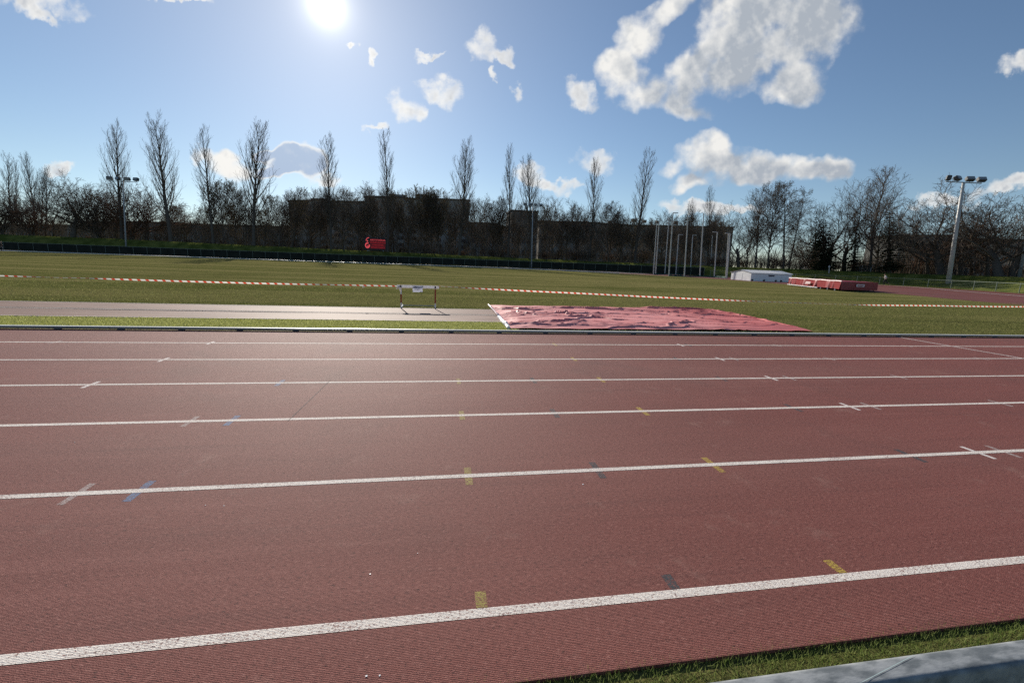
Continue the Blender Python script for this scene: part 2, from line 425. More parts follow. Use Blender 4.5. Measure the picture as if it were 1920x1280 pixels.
def range_at(px, off):
    r = ray(px, hor(px)); L = math.hypot(r.x, r.y); t = 20.0
    while t < 900:
        if offset_of(r.x/L*t, r.y/L*t) >= off: break
        t += .75
    return t

# ground, far and wide
tag(pydata('ground', [(-2500,-2500,-.12),(2500,-2500,-.12),(2500,2500,-.12),(-2500,2500,-.12)], [(0,1,2,3)], M['soil']), kind='structure')
inner = [(p[0]-q[0]*-.6, p[1]-q[1]*-.6) for p, q in zip(BND, NRM)]
poly = [(-420,-60)]+[tuple(p) for p in inner if p[1] > -60]+[(60.6,-60)]
tag(pydata('field_grass', [(x, y, -.016) for x, y in poly], [tuple(range(len(poly)))[::-1]], M['field']), kind='structure')
offs = [0.4,1.2,2.2,3.4,4.6,5.8,7,8.2,11,16,25,45,90,200,500,1100]
vs, fs = [], []
for i in range(len(BND)):
    for o in offs:
        p = BND[i]+NRM[i]*o
        z = bank_z(o, p[0])-.02 + (.10*math.sin(p[0]*.9)*math.sin(o*1.3+p[0]*.37) if 1.5 < o < 40 else 0)
        vs.append((p[0], p[1], z))
k = len(offs)
for i in range(len(BND)-1):
    for j in range(k-1):
        fs.append((i*k+j, i*k+j+1, (i+1)*k+j+1, (i+1)*k+j))
tag(pydata('embankment_terrain', vs, fs, M['bank'], smooth=True), kind='structure')

# ------------------------------------------------------------------ running track (near straight)
LY = [1.63+1.222*i for i in range(6)]
Y0, Y1 = 1.30, 9.02
def sheet(name, x0, x1, y0, y1, z, mat, parent=None, nx=1):
    vs = [(x0+(x1-x0)*i/nx, y, z) for i in range(nx+1) for y in (y0, y1)]
    return pydata(name, vs, [(2*i, 2*i+2, 2*i+3, 2*i+1) for i in range(nx)], mat, parent)
track = MB().box((0, (Y0+Y1)/2, -.02), (170, Y1-Y0, .04)).build('running_track', M['track'])
tag(track, kind='structure')
for i, y in enumerate(LY):
    sheet('lane_line', -85, 85, y-.025, y+.025, .0012, M['line'], track)
def mark(i, px, mat, side=0, w=.05, L=.25, faint=None):
    y = LY[i]; lo_, hi_ = hor(px)+20, hor(px)+3000
    for _ in range(40):
        py = (lo_+hi_)/2
        if G(px, py).y > y: lo_ = py
        else: hi_ = py
    g = G(px, py)
    y0, y1 = y-L/2, y+L/2
    if side > 0: y0 = y+.028
    if side < 0: y1 = y-.028
    if side == 2: y0, y1 = y+.028, y+.2
    sheet('lane_mark', g.x-w/2, g.x+w/2, y0, y1, .0006, M[mat], track)
for a in [(0,905,'olive',1),(0,1590,'yellow',1),(0,1273,'slate',1),
          (1,145,'greym',0),(1,262,'blue',0),(1,878,'olive',0),(1,1120,'slate',0),(1,1337,'yellow',0),(1,1707,'slate',0),(1,1833,'white',0),(1,1880,'greym',0),
          (2,357,'greym',0),(2,435,'blue',0),(2,866,'olive',0),(2,1040,'slate',0),(2,1205,'yellow',0),(2,1487,'slate',0),(2,1593,'white',0),(2,1632,'greym',0),(2,1875,'greym',0),
          (3,170,'white',0),(3,525,'blue',0),(3,860,'olive',0),(3,1000,'slate',0),(3,1127,'yellow',0),(3,1352,'slate',0),(3,1446,'white',0),(3,1480,'greym',0),(3,1685,'greym',0),
          (4,307,'white',0),(4,1076,'yellow',0),(4,1270,'slate',0),(4,1350,'white',0),(4,1376,'greym',0),(4,1555,'greym',0),(4,1840,'greym',0),
          (5,103,'greym',0),(5,395,'white',0),(5,1040,'yellow',0),(5,1276,'white',0),(5,1290,'slate',0),(5,1457,'greym',0),(5,1700,'greym',0)]:
    mark(*a[:3], side=a[3], w=.04 if a[2] in ('white','greym') else .05)
def strip_line(name, a, b, w, z, mat, parent, n=1):
    a, b = Vector(a), Vector(b); d_ = (b-a).normalized(); q = Vector((-d_.y, d_.x, 0))*w/2
    return pydata(name, [(a-q)[:2]+(z,), (b-q)[:2]+(z,), (b+q)[:2]+(z,), (a+q)[:2]+(z,)], [(0,1,2,3)], mat, parent)
strip_line('break_line', G(1685,632), G(1990,684), .05, .0018, M['white'], track)
strip_line('surface_seam', G(540,789), G(618,714), .007, .0016, M['slate'], track)
# specks of litter on the near lanes
mb = MB()
for px, py, s_ in [(140,829,.012),(420,948,.012),(385,947,.010),(694,1076,.012),(783,1037,.008),(712,1266,.012),(687,1267,.014),(1093,908,.02)]:
    g = G(px, py); mb.box((g.x, g.y, .0015), (s_*.5, s_*.4, .0014), rnd.random()*3)
tag(mb.build('litter_specks', M['whitep']), 'pale crumbs scattered on the red lanes', 'litter', kind='stuff')

# kerb between the inside lane and the turf
kerb = MB(); kerb.prism([(-85,8.955),(85,8.955),(85,9.03),(-85,9.03)], .016, .052)
M['kerbshade'] = noisy('shaded_kerb_side', (.17,.165,.155), (.25,.24,.225), 5, .7, .2, aniso=(.3,1,1))  # shade on the kerb's side put into its grey; the top stays white
ko = kerb.build('track_kerb', M['kerbshade']); tag(ko, kind='structure')
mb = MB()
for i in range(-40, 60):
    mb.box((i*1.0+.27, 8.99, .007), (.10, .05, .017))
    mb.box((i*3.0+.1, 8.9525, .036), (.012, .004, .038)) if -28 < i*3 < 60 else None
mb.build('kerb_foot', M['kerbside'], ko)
MB().prism([(-85,8.952),(85,8.952),(85,9.034),(-85,9.034)], .0525, .060).build('kerb_cap', M['kerb'], ko)

# turf strip, runway
XE = 1.75
tag(sheet('turf_strip', -85, XE, 9.03, 10.66, -.008, M['turf']), kind='structure')
rw = tag(sheet('jump_runway', -85, XE, 10.66, 13.42, -.002, M['runway']), kind='structure')
for y in (10.69, 12.02, 13.39):
    sheet('runway_line', -85, XE, y-.025, y+.025, .003, M['line'], rw)
sheet('runway_groove', -85, XE, 12.08, 12.14, .003, M['slate'], rw)
tag(sheet('turf_verge', -60, 60, -8, 1.30, -.03, M['turf']), kind='structure')

# grass blades
def blades(name, x, y, hmin, hmax, w, z, mat, lean=.5):
    n = len(x); a = NR.uniform(0, 2*np.pi, n); h = NR.uniform(hmin, hmax, n); l = NR.normal(0, lean, (n, 2))*h[:, None]
    dx, dy = np.cos(a)*w/2, np.sin(a)*w/2; zz = np.full(n, z)
    V = np.stack([np.column_stack([x-dx, y-dy, zz]), np.column_stack([x+dx, y+dy, zz]), np.column_stack([x+l[:, 0], y+l[:, 1], zz+h])], 1).reshape(-1, 3)
    return from_np(name, V, np.arange(3*n).reshape(-1, 3), mat)
n = 60000
o = blades('turf_grass', NR.uniform(-.2, 4.2, n), NR.uniform(.62, 1.315, n)+.012*np.sin(np.arange(n)), .02, .045, .004, -.03, M['blade_near'], .45)
tag(o, 'short green turf between the track edge and the steel rail', 'grass', kind='stuff')
n = 60000
o = blades('strip_grass', NR.uniform(-17, XE, n), NR.uniform(9.04, 10.64, n), .015, .04, .012, -.01, M['blade_turf'], .6)
tag(o, 'bright green turf between the white kerb and the runway', 'grass', kind='stuff')
n = 110000
y = 9.1+NR.power(1.0, n)*14; x = NR.uniform(-1.25, 1.95, n)*y
keep = ~((x < XE) & (y < 13.45)); x, y = x[keep], y[keep]
o = blades('field_blades', x, y, .015, .05, .016, -.018, M['blade_field'], .8)
tag(o, 'worn olive grass growing across the infield', 'grass', kind='stuff')

# ------------------------------------------------------------------ far red zone and its white line
inn = catmull([(-420,98.6),(-120,98.6),(-40,98.4),(0,97),(20,91),(31,81.5),(37,72),(40.7,65),(41.6,54),(40.5,45),(37.6,34),(37.4,30),(35.6,24.7),(35,21),(34,9.1)], 3)
outer = [BND[i]-NRM[i]*.9 for i in range(len(BND)) if BND[i][1] > 8.6]
def resample(P, n):
    P = np.array(P); s = np.r_[0, np.cumsum(np.linalg.norm(np.diff(P, axis=0), axis=1))]; t = np.linspace(0, s[-1], n)
    return np.column_stack([np.interp(t, s, P[:, 0]), np.interp(t, s, P[:, 1])])
A, B_ = resample(inn, 160), resample(outer, 160)
vs = [(p[0], p[1], -.010) for p in A]+[(p[0], p[1], -.010) for p in B_]
fz = tag(pydata('far_track', vs, [(i, 160+i, 161+i, i+1)[::-1] for i in range(159)], M['farred']), kind='structure')
def ribbon(name, P, w, z, mat, parent):
    P = np.array(P); t = np.gradient(P, axis=0); t /= np.linalg.norm(t, axis=1)[:, None]; q = np.column_stack([-t[:, 1], t[:, 0]])*w/2
    vs = [tuple(a)+(z,) for a in P-q]+[tuple(a)+(z,) for a in P+q]; k = len(P)
    return pydata(name, vs, [(i, i+1, k+i+1, k+i) for i in range(k-1)], mat, parent)
M['farline'] = newmat('far_line_paint', (.75,.72,.68), .5, .5)[0]
ribbon('border_line', catmull([(56,76),(62,66),(65.6,58),(65.8,53),(63.4,47.5),(59.6,42),(55,33.6),(50,24),(46,16)], 2), .30, -.005, M['farline'], fz)
# kerb of the far straight, a low pale concrete edge in the sun
kp = [tuple(p) for p in inn if p[0] < 34]
kq = [(p[0], p[1]) for p in kp]
fk = MB(); P = np.array(kq); t = np.gradient(P, axis=0); t /= np.linalg.norm(t, axis=1)[:, None]; q = np.column_stack([-t[:, 1], t[:, 0]])*.2
for i in range(len(P)-1):
    a, b2, c, d_ = P[i]-q[i], P[i+1]-q[i+1], P[i+1]+q[i+1], P[i]+q[i]
    fk.quad((a[0],a[1],.06),(b2[0],b2[1],.06),(c[0],c[1],.06),(d_[0],d_[1],.06)); fk.quad((a[0],a[1],-.02),(b2[0],b2[1],-.02),(b2[0],b2[1],.06),(a[0],a[1],.06))
tag(fk.build('far_kerb', M['kerb']), kind='structure')
M['glare'] = noisy('pale_track_glare', (.34,.31,.28), (.46,.42,.38), .4, .5, .5, aniso=(.1,1,1))
ap = catmull([(-420,106.2),(-120,106.2),(-40,106.2),(4,105.6),(20,102),(33,93.5),(42,84)], 3)
tag(ribbon('far_glare', ap, 6.0, -.004, M['glare'], None), kind='structure')  # pale strip, sun glare on the far straight put into its colour

# ------------------------------------------------------------------ fences
def arc_index(px, off=0):          # boundary sample met by the sight column px
    r = ray(px, hor(px)); az = math.atan2(r.x, r.y)
    return int(np.argmin(np.abs(np.arctan2(BND[:, 0], BND[:, 1])-az) + (BND[:, 1] < 5)*9))
FINE = catmull([tuple(p) for p in BND[::2]], .8)
FS = np.r_[0, np.cumsum(np.linalg.norm(np.diff(FINE, axis=0), axis=1))]
def at_s(s): return np.array([np.interp(s, FS, FINE[:, 0]), np.interp(s, FS, FINE[:, 1])])
def s_of(p): return float(FS[np.argmin(((FINE-np.array(p))**2).sum(1))])
s0, s1, s2 = s_of((-118,111)), s_of((54,81)), s_of((62,25))
root = tag(empty('perimeter_fence', (*at_s(s0), 0)), 'long dark green windscreen fence below the tree bank', 'fence')
ox = Vector((*at_s(s0), 0))
def fence_strip(sa, sb, z0, z1, th, name, mat, parent, org, step=2.0, inset=0.0):
    mb = MB(); ss = np.arange(sa, sb+.01, step)
    pts = [at_s(s) for s in ss]
    for i in range(len(pts)-1):
        a, b2 = pts[i], pts[i+1]; d_ = (b2-a)/np.linalg.norm(b2-a); q = np.array([-d_[1], d_[0]])
        a = a+q*inset; b2 = b2+q*inset; mid = (a+b2)/2-np.array(org[:2])
        mb.box((mid[0], mid[1], (z0+z1)/2), (np.linalg.norm(b2-a), th, z1-z0), math.atan2(d_[1], d_[0]))
    return mb.build(name, mat, parent)
HF = 1.62
fence_strip(s0, s1, .04, HF, .01, 'windscreen', M['screen'], root, ox, 2.7, .03)
fence_strip(s0, s1, HF, HF+.06, .06, 'top_rail', M['rail'], root, ox, 2.7, .03)
pm = None; s = s0
while s < s1:
    p = at_s(s)
    if pm is None:
        pm = MB().tube([(0,0,0),(0,0,HF-.003)], .035, 6).build('post', M['post'], root); q = pm
    else:
        q = pm.copy(); COL.objects.link(q); q.parent = root
    q.location = (p[0]-ox.x, p[1]-ox.y-.035, 0)
    s += 2.7
root = tag(empty('rail_fence', (*at_s(s1), 0)), 'low green rail fence with wire panels beside the far bend', 'fence'); ox = Vector((*at_s(s1), 0))
HR = 1.12
fence_strip(s1, s2, HR-.05, HR, .05, 'top_rail', M['rail'], root, ox, 3.0)
mb = MB()
ss = np.arange(s1, s2, 3.0); pts = [Vector((*at_s(s), 0))-ox for s in ss]
for z in np.arange(.12, HR-.06, .20):
    for i in range(len(pts)-1):
        mb.tube([pts[i]+Vector((0,0,z)), pts[i+1]+Vector((0,0,z))], .009, 4, False)
for i in range(len(pts)-1):
    for k in range(1, 15):
        p = pts[i].lerp(pts[i+1], k/15); mb.tube([p+Vector((0,0,.1)), p+Vector((0,0,HR-.06))], .004, 3, False)
mb.build('wire_panel', M['mesh'], root)
pm = None
for p in pts:
    if pm is None:
        pm = MB().tube([(0,0,0),(0,0,HR+.05)], .045, 8).build('post', M['post'], root); q = pm
    else:
        q = pm.copy(); COL.objects.link(q); q.parent = root
    q.location = p

# ------------------------------------------------------------------ floodlight masts
def mast(base, top, heads, label, headscale=1.0, r=.12, mat='pole'):
    root = tag(empty('floodlight_mast', base), label, 'floodlight', 'floodlight masts round the track')
    t = Vector(top)-Vector(base)
    MB().tube([(0,0,0), t*.5, t], [r, r*.8, r*.55], 10).build('pole', M[mat], root, True)
    if heads:
        ax = Vector((1, -.12, 0)).normalized(); hs = headscale; w = 1.0*hs
        zz = Vector((0,0,.06))
        ends = [t+ax*(-1.7*hs)+zz, t+ax*(1.7*hs)+zz]
        MB().tube([ends[0], t+zz, ends[1]], .07, 6).build('crossarm', M['pole'], root)
        for k, (dx, tilt, sp) in enumerate(heads):
            c = t+ax*(dx*hs)+Vector((0,0,.36*hs))
            Mx = Matrix.Rotation(math.atan2(ax.y, ax.x)+sp, 3, 'Z') @ Matrix.Rotation(tilt, 3, 'X')
            h = MB().box((0,0,0), (.64*hs, .34*hs, .40*hs), M=Mx).build('lamp_head', M['lampbox'], root, bevel=.06*hs); h.location = c
            g = MB(); f = Mx @ Vector((0, -.175*hs, 0)); g.box(tuple(f), (.54*hs, .02*hs, .30*hs), M=Mx); g.build('lamp_glass', M['lampglass'], h)
            br = MB().tube([t+ax*(dx*hs)+zz, c-Vector((0,0,.12*hs))], .035, 5); br.build('bracket', M['lampbox'], root)
    return root
HD = [(-1.55,.5,.5),(-.55,-.2,-.4),(.55,.3,.2),(1.6,-.3,-.2)]
b_ = G(237,476.3); b_.z = -.02; rg = math.hypot(b_.x, b_.y)
mast(b_, PR(230.5,341,rg), HD, 'grey floodlight mast at the left end of the far straight', 1.75, .17)
b_ = G(996.5,503); b_.z = -.02; rg = math.hypot(b_.x, b_.y)
mast(b_, PR(999,387,rg), HD, 'grey floodlight mast in front of the middle of the tree row', 1.2, .16)
b_ = G(1776.5,539.5); b_.z = -.02; rg = math.hypot(b_.x, b_.y)
mast(b_, PR(1806.5,343,rg), [(-1.5,.1,.9),(-.65,-.5,.3),(.55,-.6,-.2),(1.65,-.6,-.25)], 'tall pale floodlight mast close by the rail fence on the bend', 1.55, .30, 'palepole')
b_ = PR(1911, 517, 95); b_.z = hp(b_.x)-.05
mast(b_, PR(1950,330,95), [(-1.0,.3,.2),(1.0,-.3,.2)], 'grey mast cut off by the right edge of the picture', 1.0, .2)

# ------------------------------------------------------------------ throwing cage
poles = [(1231.7,417.5,1225,515,0),(1236,415,1229,515,0),(1254.5,408,1246.5,514,0),(1262,399,1254,517.5,1),(1272.5,440,1267,515,1),(1290,405,1283,519,0),
         (1299,441,1294,515.5,1),(1319.5,400,1312,519,0),(1336,441,1331,516,0),(1345,435.5,1339,520,-1),(1366,438,1361,521,0),(1369,438,1362.5,522,-1)]
P0 = G(1290,519); root = tag(empty('throwing_cage', P0), 'cage of tall pale poles with lowered green net on the far field', 'throwing cage')
bases = []
for (tx, ty, bx_, by, arm) in poles:
    b2 = G(bx_, by); b2.z = -.02; rg = math.hypot(b2.x, b2.y); t = PR(tx, ty, rg); bases.append(b2)
    mb = MB(); mb.tube([b2-P0, t-P0], [.105,.085], 8)
    if arm: mb.tube([t-P0, t-P0+Vector((.9*arm, 0, .02))], .07, 6)
    mb.build('pole', M['palepole'], root)
mb = MB(); order = [0,1,2,4,6,8,10,11,9,7,5,3]
ring = [bases[i]-P0 for i in order]
for i in range(len(ring)-1):
    a, b2 = ring[i], ring[i+1]; n_ = 10
    for k in range(n_):
        p, q = a.lerp(b2, k/n_), a.lerp(b2, (k+1)/n_); h0 = .16+.10*rnd.random(); w_ = Vector((.0,.35,0))
        mb.quad(p+Vector((0,-.3,0)), q+Vector((0,-.3,0)), q+Vector((0,0,h0)), p+Vector((0,0,h0))); mb.quad(p+Vector((0,0,h0)), q+Vector((0,0,h0)), q+w_, p+w_)
mb.build('lowered_net', M['green'], root)

# ------------------------------------------------------------------ mat cover shed
Bc, Cc = G(1407,526.5), G(1482,528.3)
uu = (Cc-Bc); Lr = uu.length; uu = Vector((.995,-.09,0)).normalized(); vv = Vector((-uu.y, uu.x, 0))
for k in range(300):
    dd = Bc+uu*Lr-Vector((0,0,CH)); px = 960+F_PX*dd.dot(Rv)/dd.dot(Fv)
    if px > 1483: Lr -= .05
    else: break
Wd = 3.0
for k in range(200):                      # depth of the gable end found from where its far corner is seen
    A_ = Bc+vv*Wd; dd = A_-Vector((0,0,CH)); px = 960+F_PX*dd.dot(Rv)/dd.dot(Fv)
    if px > 1370.5: Wd += .08
    else: break
Hs, Hr = 1.15, 1.52
root = tag(empty('mat_shelter', Bc), 'low white shelter with a pitched roof beside the throwing cage', 'shelter')
O = Vector((0,0,0)); Z = Vector((0,0,1))
p = [O, uu*Lr, uu*Lr+vv*Wd, vv*Wd]
mb = MB()
for i in (0, 2): mb.quad(p[i], p[(i+1)%4], p[(i+1)%4]+Z*Hs, p[i]+Z*Hs)
for i in (1, 3):
    a, b2 = p[i], p[(i+1)%4]; n_ = len(mb.v); mb.v += [a, b2, b2+Z*Hs, (a+b2)/2+Z*(Hr-.02), a+Z*Hs]; mb.f.append((n_, n_+1, n_+2, n_+3, n_+4))
mb.build('wall', M['whitep'], root)
mb = MB(); e = .12
for sgn in (0, 1):
    a0 = (O-uu*e-vv*e) if sgn == 0 else (vv*(Wd+e)-uu*e); a1 = a0+uu*(Lr+2*e); r0_ = vv*(Wd/2)-uu*e+Z*Hr; r1_ = r0_+uu*(Lr+2*e)
    a0, a1 = a0+Z*(Hs-.02), a1+Z*(Hs-.02)
    mb.quad(a0, a1, r1_, r0_); mb.quad(a0-Z*.07, a1-Z*.07, a1, a0)
mb.build('roof', M['whitep'], root)
mb = MB(); c = uu*(Lr*.50)-vv*.02+Z*.80; mb.quad(c-uu*.45-Z*.1, c+uu*.45-Z*.1, c+uu*.45+Z*.1, c-uu*.45+Z*.1); sg = mb.build('name_plate', M['black'], root)
mb = MB()
c2 = c-vv*.012; mb.quad(c2-uu*.36-Z*.05, c2+uu*.36-Z*.05, c2+uu*.36+Z*.05, c2-uu*.36+Z*.05)
mb.build('lettering', M['ink'], sg)
for fr in (.04, .33, .62, .75):
    mb = MB(); c = uu*(Lr*fr)-vv*.05+Z*.14; mb.tube([c-vv*.05, c+vv*.04], .13, 10); mb.build('wheel', M['kerbside'], root)
mb = MB(); c = vv*(Wd*.42)-uu*.015
mb.quad(c+Z*.05, c+vv*.9+Z*.05, c+vv*.9+Z*1.0, c+Z*1.0); mb.build('end_flap', M['whitep'], root)

# ------------------------------------------------------------------ red landing mat
Bm, Am, Cm = G(1575,545.5), G(1477.5,535.0), G(1644,546.5)
root = tag(empty('landing_mat', Bm), 'red covered high jump landing mat with a white label on its side', 'landing mat')
Hm = .80; lift = .10
la, lc = Am-Bm, Cm-Bm
def sidewall(a, b2, z0, z1, amp, n_, waves, name, mat, parent, sag=0):
    d_ = (b2-a).normalized(); q = Vector((d_.y, -d_.x, 0)); rows = 8; vs = []; fs = []
    ph = [rnd.uniform(0, 6.28) for _ in range(6)]
    for i in range(n_+1):
        t = i/n_; f = sum(math.sin(t*waves*w_+ph[j])*a_ for j, (w_, a_) in enumerate(((1,.5),(2.3,.35),(4.1,.25),(7.7,.12))))
        f = max(-.3, f)
        for j in range(rows+1):
            s_ = j/rows; z = z1+(z0-z1)*s_ + (sag*(math.sin(t*9+1)*.5+.3)*s_ if sag else 0)
            p_ = a.lerp(b2, t)+q*(amp*f*(.15+s_)*(1.0 if j else .3)); vs.append((p_.x, p_.y, z))
    for i in range(n_):
        for j in range(rows):
            a_ = i*(rows+1)+j; fs.append((a_, a_+1, a_+rows+2, a_+rows+1))
    return pydata(name, vs, fs, mat, parent, True)
body = MB().prism([tuple((O)[:2]), tuple(lc[:2]), tuple((la+lc)[:2]), tuple(la[:2])], lift+.06, Hm-.03).build('foam_block', M['red'], root)
cv = sidewall(la, O, lift, Hm, .16, 90, 26, 'cover', M['red'], root, .12)
sidewall(O, lc, lift, Hm, .02, 20, 6, 'cover_side', M['red'], root)
mb = MB(); N_ = 24; vs = []; fs = []
for i in range(N_+1):
    for j in range(9):
        p_ = la*(i/N_)*1.004+lc*(j/8); vs.append((p_.x, p_.y, Hm+.012*math.sin(i*1.3+j)+(.03*math.sin(i*.7) if j < 2 else 0)))
for i in range(N_):
    for j in range(8): fs.append((i*9+j, i*9+j+1, (i+1)*9+j+1, (i+1)*9+j))
pydata('top_sheet', vs, fs, M['red'], root, True)
M['hem'] = newmat('pale_hem', (.70,.52,.52), .5, .4)[0]
mb = MB(); mb.tube([la*(i/12)+Vector((-.02,-.04,Hm+.03+.015*math.sin(i*2))) for i in range(13)], .05, 5); mb.build('top_piping', M['hem'], root)
sq = Vector((lc.y, -lc.x, 0)).normalized()
mb = MB(); c = lc*.50+sq*.05+Z*.50; l2 = lc.normalized(); mb.quad(c-l2*.55-Z*.10, c+l2*.55-Z*.10, c+l2*.55+Z*.10, c-l2*.55+Z*.10); lb = mb.build('label', M['whitepaint'], root)
mb = MB()
c2 = c+sq*.012; mb.quad(c2-l2*.42-Z*.045, c2+l2*.42-Z*.045, c2+l2*.42+Z*.045, c2-l2*.42+Z*.045)
mb.build('lettering', M['redpaint'], lb)
lq = Vector((la.y, -la.x, 0)).normalized()
if lq.x > 0: lq = -lq
mb = MB(); c = la*.55+lq*.17+Z*.48; l3 = -la.normalized(); mb.quad(c-l3*.5-Z*.14, c+l3*.6-Z*.10, c+l3*.65+Z*.12, c-l3*.3+Z*.13); mb.build('white_patch', M['hem'], root)
mb = MB()
mb.tube([la*.98+lq*.15+Z*.12, la*.35+lq*.15+Z*.10], .035, 6)
mb.build('trolley_bar', M['whitepaint'], root)
for fr in (.30, .48, .66, .84, .06, .18):
    mb = MB(); c = la*fr+lq*.12; mb.tube([c+Z*(-.01), c+Z*.20], .05, 6); mb.build('trolley_leg', M['whitepaint'], root)
for fr in (.1, .5, .93):
    mb = MB(); c = lc*fr+sq*-.1; mb.tube([c+Z*(-.01), c+Z*.20], .05, 6); mb.build('trolley_leg', M['kerbside'], root)
# two uprights behind the mat
for (bx_, by, tx, ty, lab) in [(1553.5,527.5,1555,497.5,'pale upright post behind the wrinkled end of the red mat'),(1630,530.5,1633.3,500,'pale upright post behind the smooth end of the red mat')]:
    b2 = G(bx_, by); b2.z = -.02; rg = math.hypot(b2.x, b2.y); t = PR(tx, ty, rg)
    root = tag(empty('upright_post', b2), lab, 'upright', 'jump uprights behind the mat')
    MB().tube([O, t-b2], [.09,.075], 8).build('pole', M['palepole'], root)
    MB().box((0,0,.05), (.9,.5,.06)).build('foot', M['pole'], root)
    MB().box(tuple((t-b2)*.93), (.16,.2,.2)).build('clamp', M['whitepaint'], root)

# ------------------------------------------------------------------ hurdle, notice and tape
def thin_white(name, c, tr):
    mt, n, b = newmat(name, c, .5, .3); t = n.add('ShaderNodeBsdfTranslucent'); t.inputs[0].default_value = c4(c)
    mx = n.add('ShaderNodeMixShader'); mx.inputs[0].default_value = tr
    n.l.new(b.outputs[0], mx.inputs[1]); n.l.new(t.outputs[0], mx.inputs[2]); n.l.new(mx.outputs[0], n.n['Material Output'].inputs[0]); return mt
M['board'] = thin_white('white_plastic_board', (.84,.82,.84), .35); M['paper'] = thin_white('white_paper', (.82,.82,.88), .4)
hb0, hb1 = G(752.5,576.5), G(814.5,577.5)
hy = (hb0.y+hb1.y)/2; hb0.y = hb1.y = 13.30
hx0, hx1 = -1.08, -.085
hz = PY(783,537.5,13.3).z
hroot = tag(empty('hurdle', ((hx0+hx1)/2, 13.30, 0)), 'white topped hurdle with red and white legs standing on the runway', 'hurdle')
xc = (hx0+hx1)/2; a0 = hx0-xc; a1 = hx1-xc
bar = MB().box((0,-.03,hz), (1.22,.022,.082)).build('top_bar', M['board'], hroot, bevel=.006)
MB().box((.10,-.043,hz+.012), (.10,.004,.028)).build('bar_emblem', M['ink'], bar)
for xx in (a0, a1):
    MB().box((xx,-.042,hz), (.035,.004,.076)).build('bar_clip', M['black'], bar)
    up = MB().tube([(xx,0,.02),(xx,0,.17)], .017, 8).build('upright', M['whitepaint'], hroot)
    if xx == a0:
        MB().tube([(xx,0,.17),(xx,0,.42)], .021, 8).build('red_band', M['redpaint'], up); MB().tube([(xx,0,.42),(xx,0,hz+.03)], .019, 8).build('white_band', M['whitepaint'], up)
    else:
        MB().tube([(xx,0,.17),(xx,0,hz-.06)], .021, 8).build('red_band', M['redpaint'], up); MB().tube([(xx,0,hz-.06),(xx,0,hz+.03)], .019, 8).build('white_band', M['whitepaint'], up)
    ft = MB().tube([(xx,-.02,.018),(xx,.62,.018)], .018, 8).build('foot', M['pole'], hroot)
    MB().tube([(xx,.52,.028),(xx,.62,.028)], .028, 8).build('weight', M['whitepaint'], ft)
MB().tube([(a0,.60,.03),(a1,.60,.03)], .014, 6).build('cross_brace', M['pole'], hroot)
nr = tag(empty('notice_sheet', (xc, 13.30-.047, hz)), 'white printed notice sheet hanging from the hurdle bar', 'notice')
MB().box((-.015,0,-.065), (.285,.003,.185)).build('paper', M['paper'], nr)
mb = MB()
mb.box((-.065,-.003,.002), (.10,.002,.020))
for k in range(4): mb.box((-.03+.01*(k%2),-.003,-.03-.022*k), (.21-.03*(k%3),.002,.007))
mb.build('print', M['ink'], nr)
MB().box((.09,-.004,-.150), (.09,.003,.014)).build('tape_tab', M['black'], nr)

mt, n, b = newmat('barrier_tape', rough=.35, spec=.5); M['tape'] = mt
uvn = n.add('ShaderNodeUVMap').outputs[0]; sp = n.add('ShaderNodeSeparateXYZ'); n.l.new(uvn, sp.inputs[0])
fr = n.math('FRACT', n.math('MULTIPLY', n.math('ADD', sp.outputs[0], sp.outputs[1]), 1/.20))
f = n.ss(fr, .58, .62)
col = n.mix(f, (.80,.77,.72,1), (.62,.06,.035,1)); n.l.new(col, b.inputs['Base Color'])
t_ = n.add('ShaderNodeBsdfTranslucent'); n.l.new(col, t_.inputs[0]); mx = n.add('ShaderNodeMixShader'); mx.inputs[0].default_value = .5
n.l.new(b.outputs[0], mx.inputs[1]); n.l.new(t_.outputs[0], mx.inputs[2]); n.l.new(mx.outputs[0], n.n['Material Output'].inputs[0])
def tape(name, px_pts, Y, twist, w, label, extra0=None, extra1=None, parent=None):
    P = [PY(x, y, Y if not callable(Y) else Y(x)) for x, y in px_pts]
    if extra0: P = [P[0]+Vector(extra0)]+P
    if extra1: P = P+[P[-1]+Vector(extra1)]
    P = catmull([tuple(p) for p in P], .12); s_ = np.r_[0, np.cumsum(np.linalg.norm(np.diff(P, axis=0), axis=1))]
    vs, fs, uv = [], [], []
    for i, p in enumerate(P):
        a = twist(s_[i], s_[-1]); q = np.array([0, math.sin(a), math.cos(a)])*w/2
        vs += [tuple(p-q), tuple(p+q)]; uv += [(s_[i], 0), (s_[i], w)]
    for i in range(len(P)-1): fs.append((2*i, 2*i+2, 2*i+3, 2*i+1))
    o = pydata(name, vs, fs, M['tape'], parent); ul = o.data.uv_layers.new(name='UVMap')
    for lp in o.data.loops: ul.data[lp.index].uv = uv[lp.vertex_index]
    if label: tag(o, label, 'barrier tape', 'red and white tape tied to the hurdle')
    return o
YT = 13.26
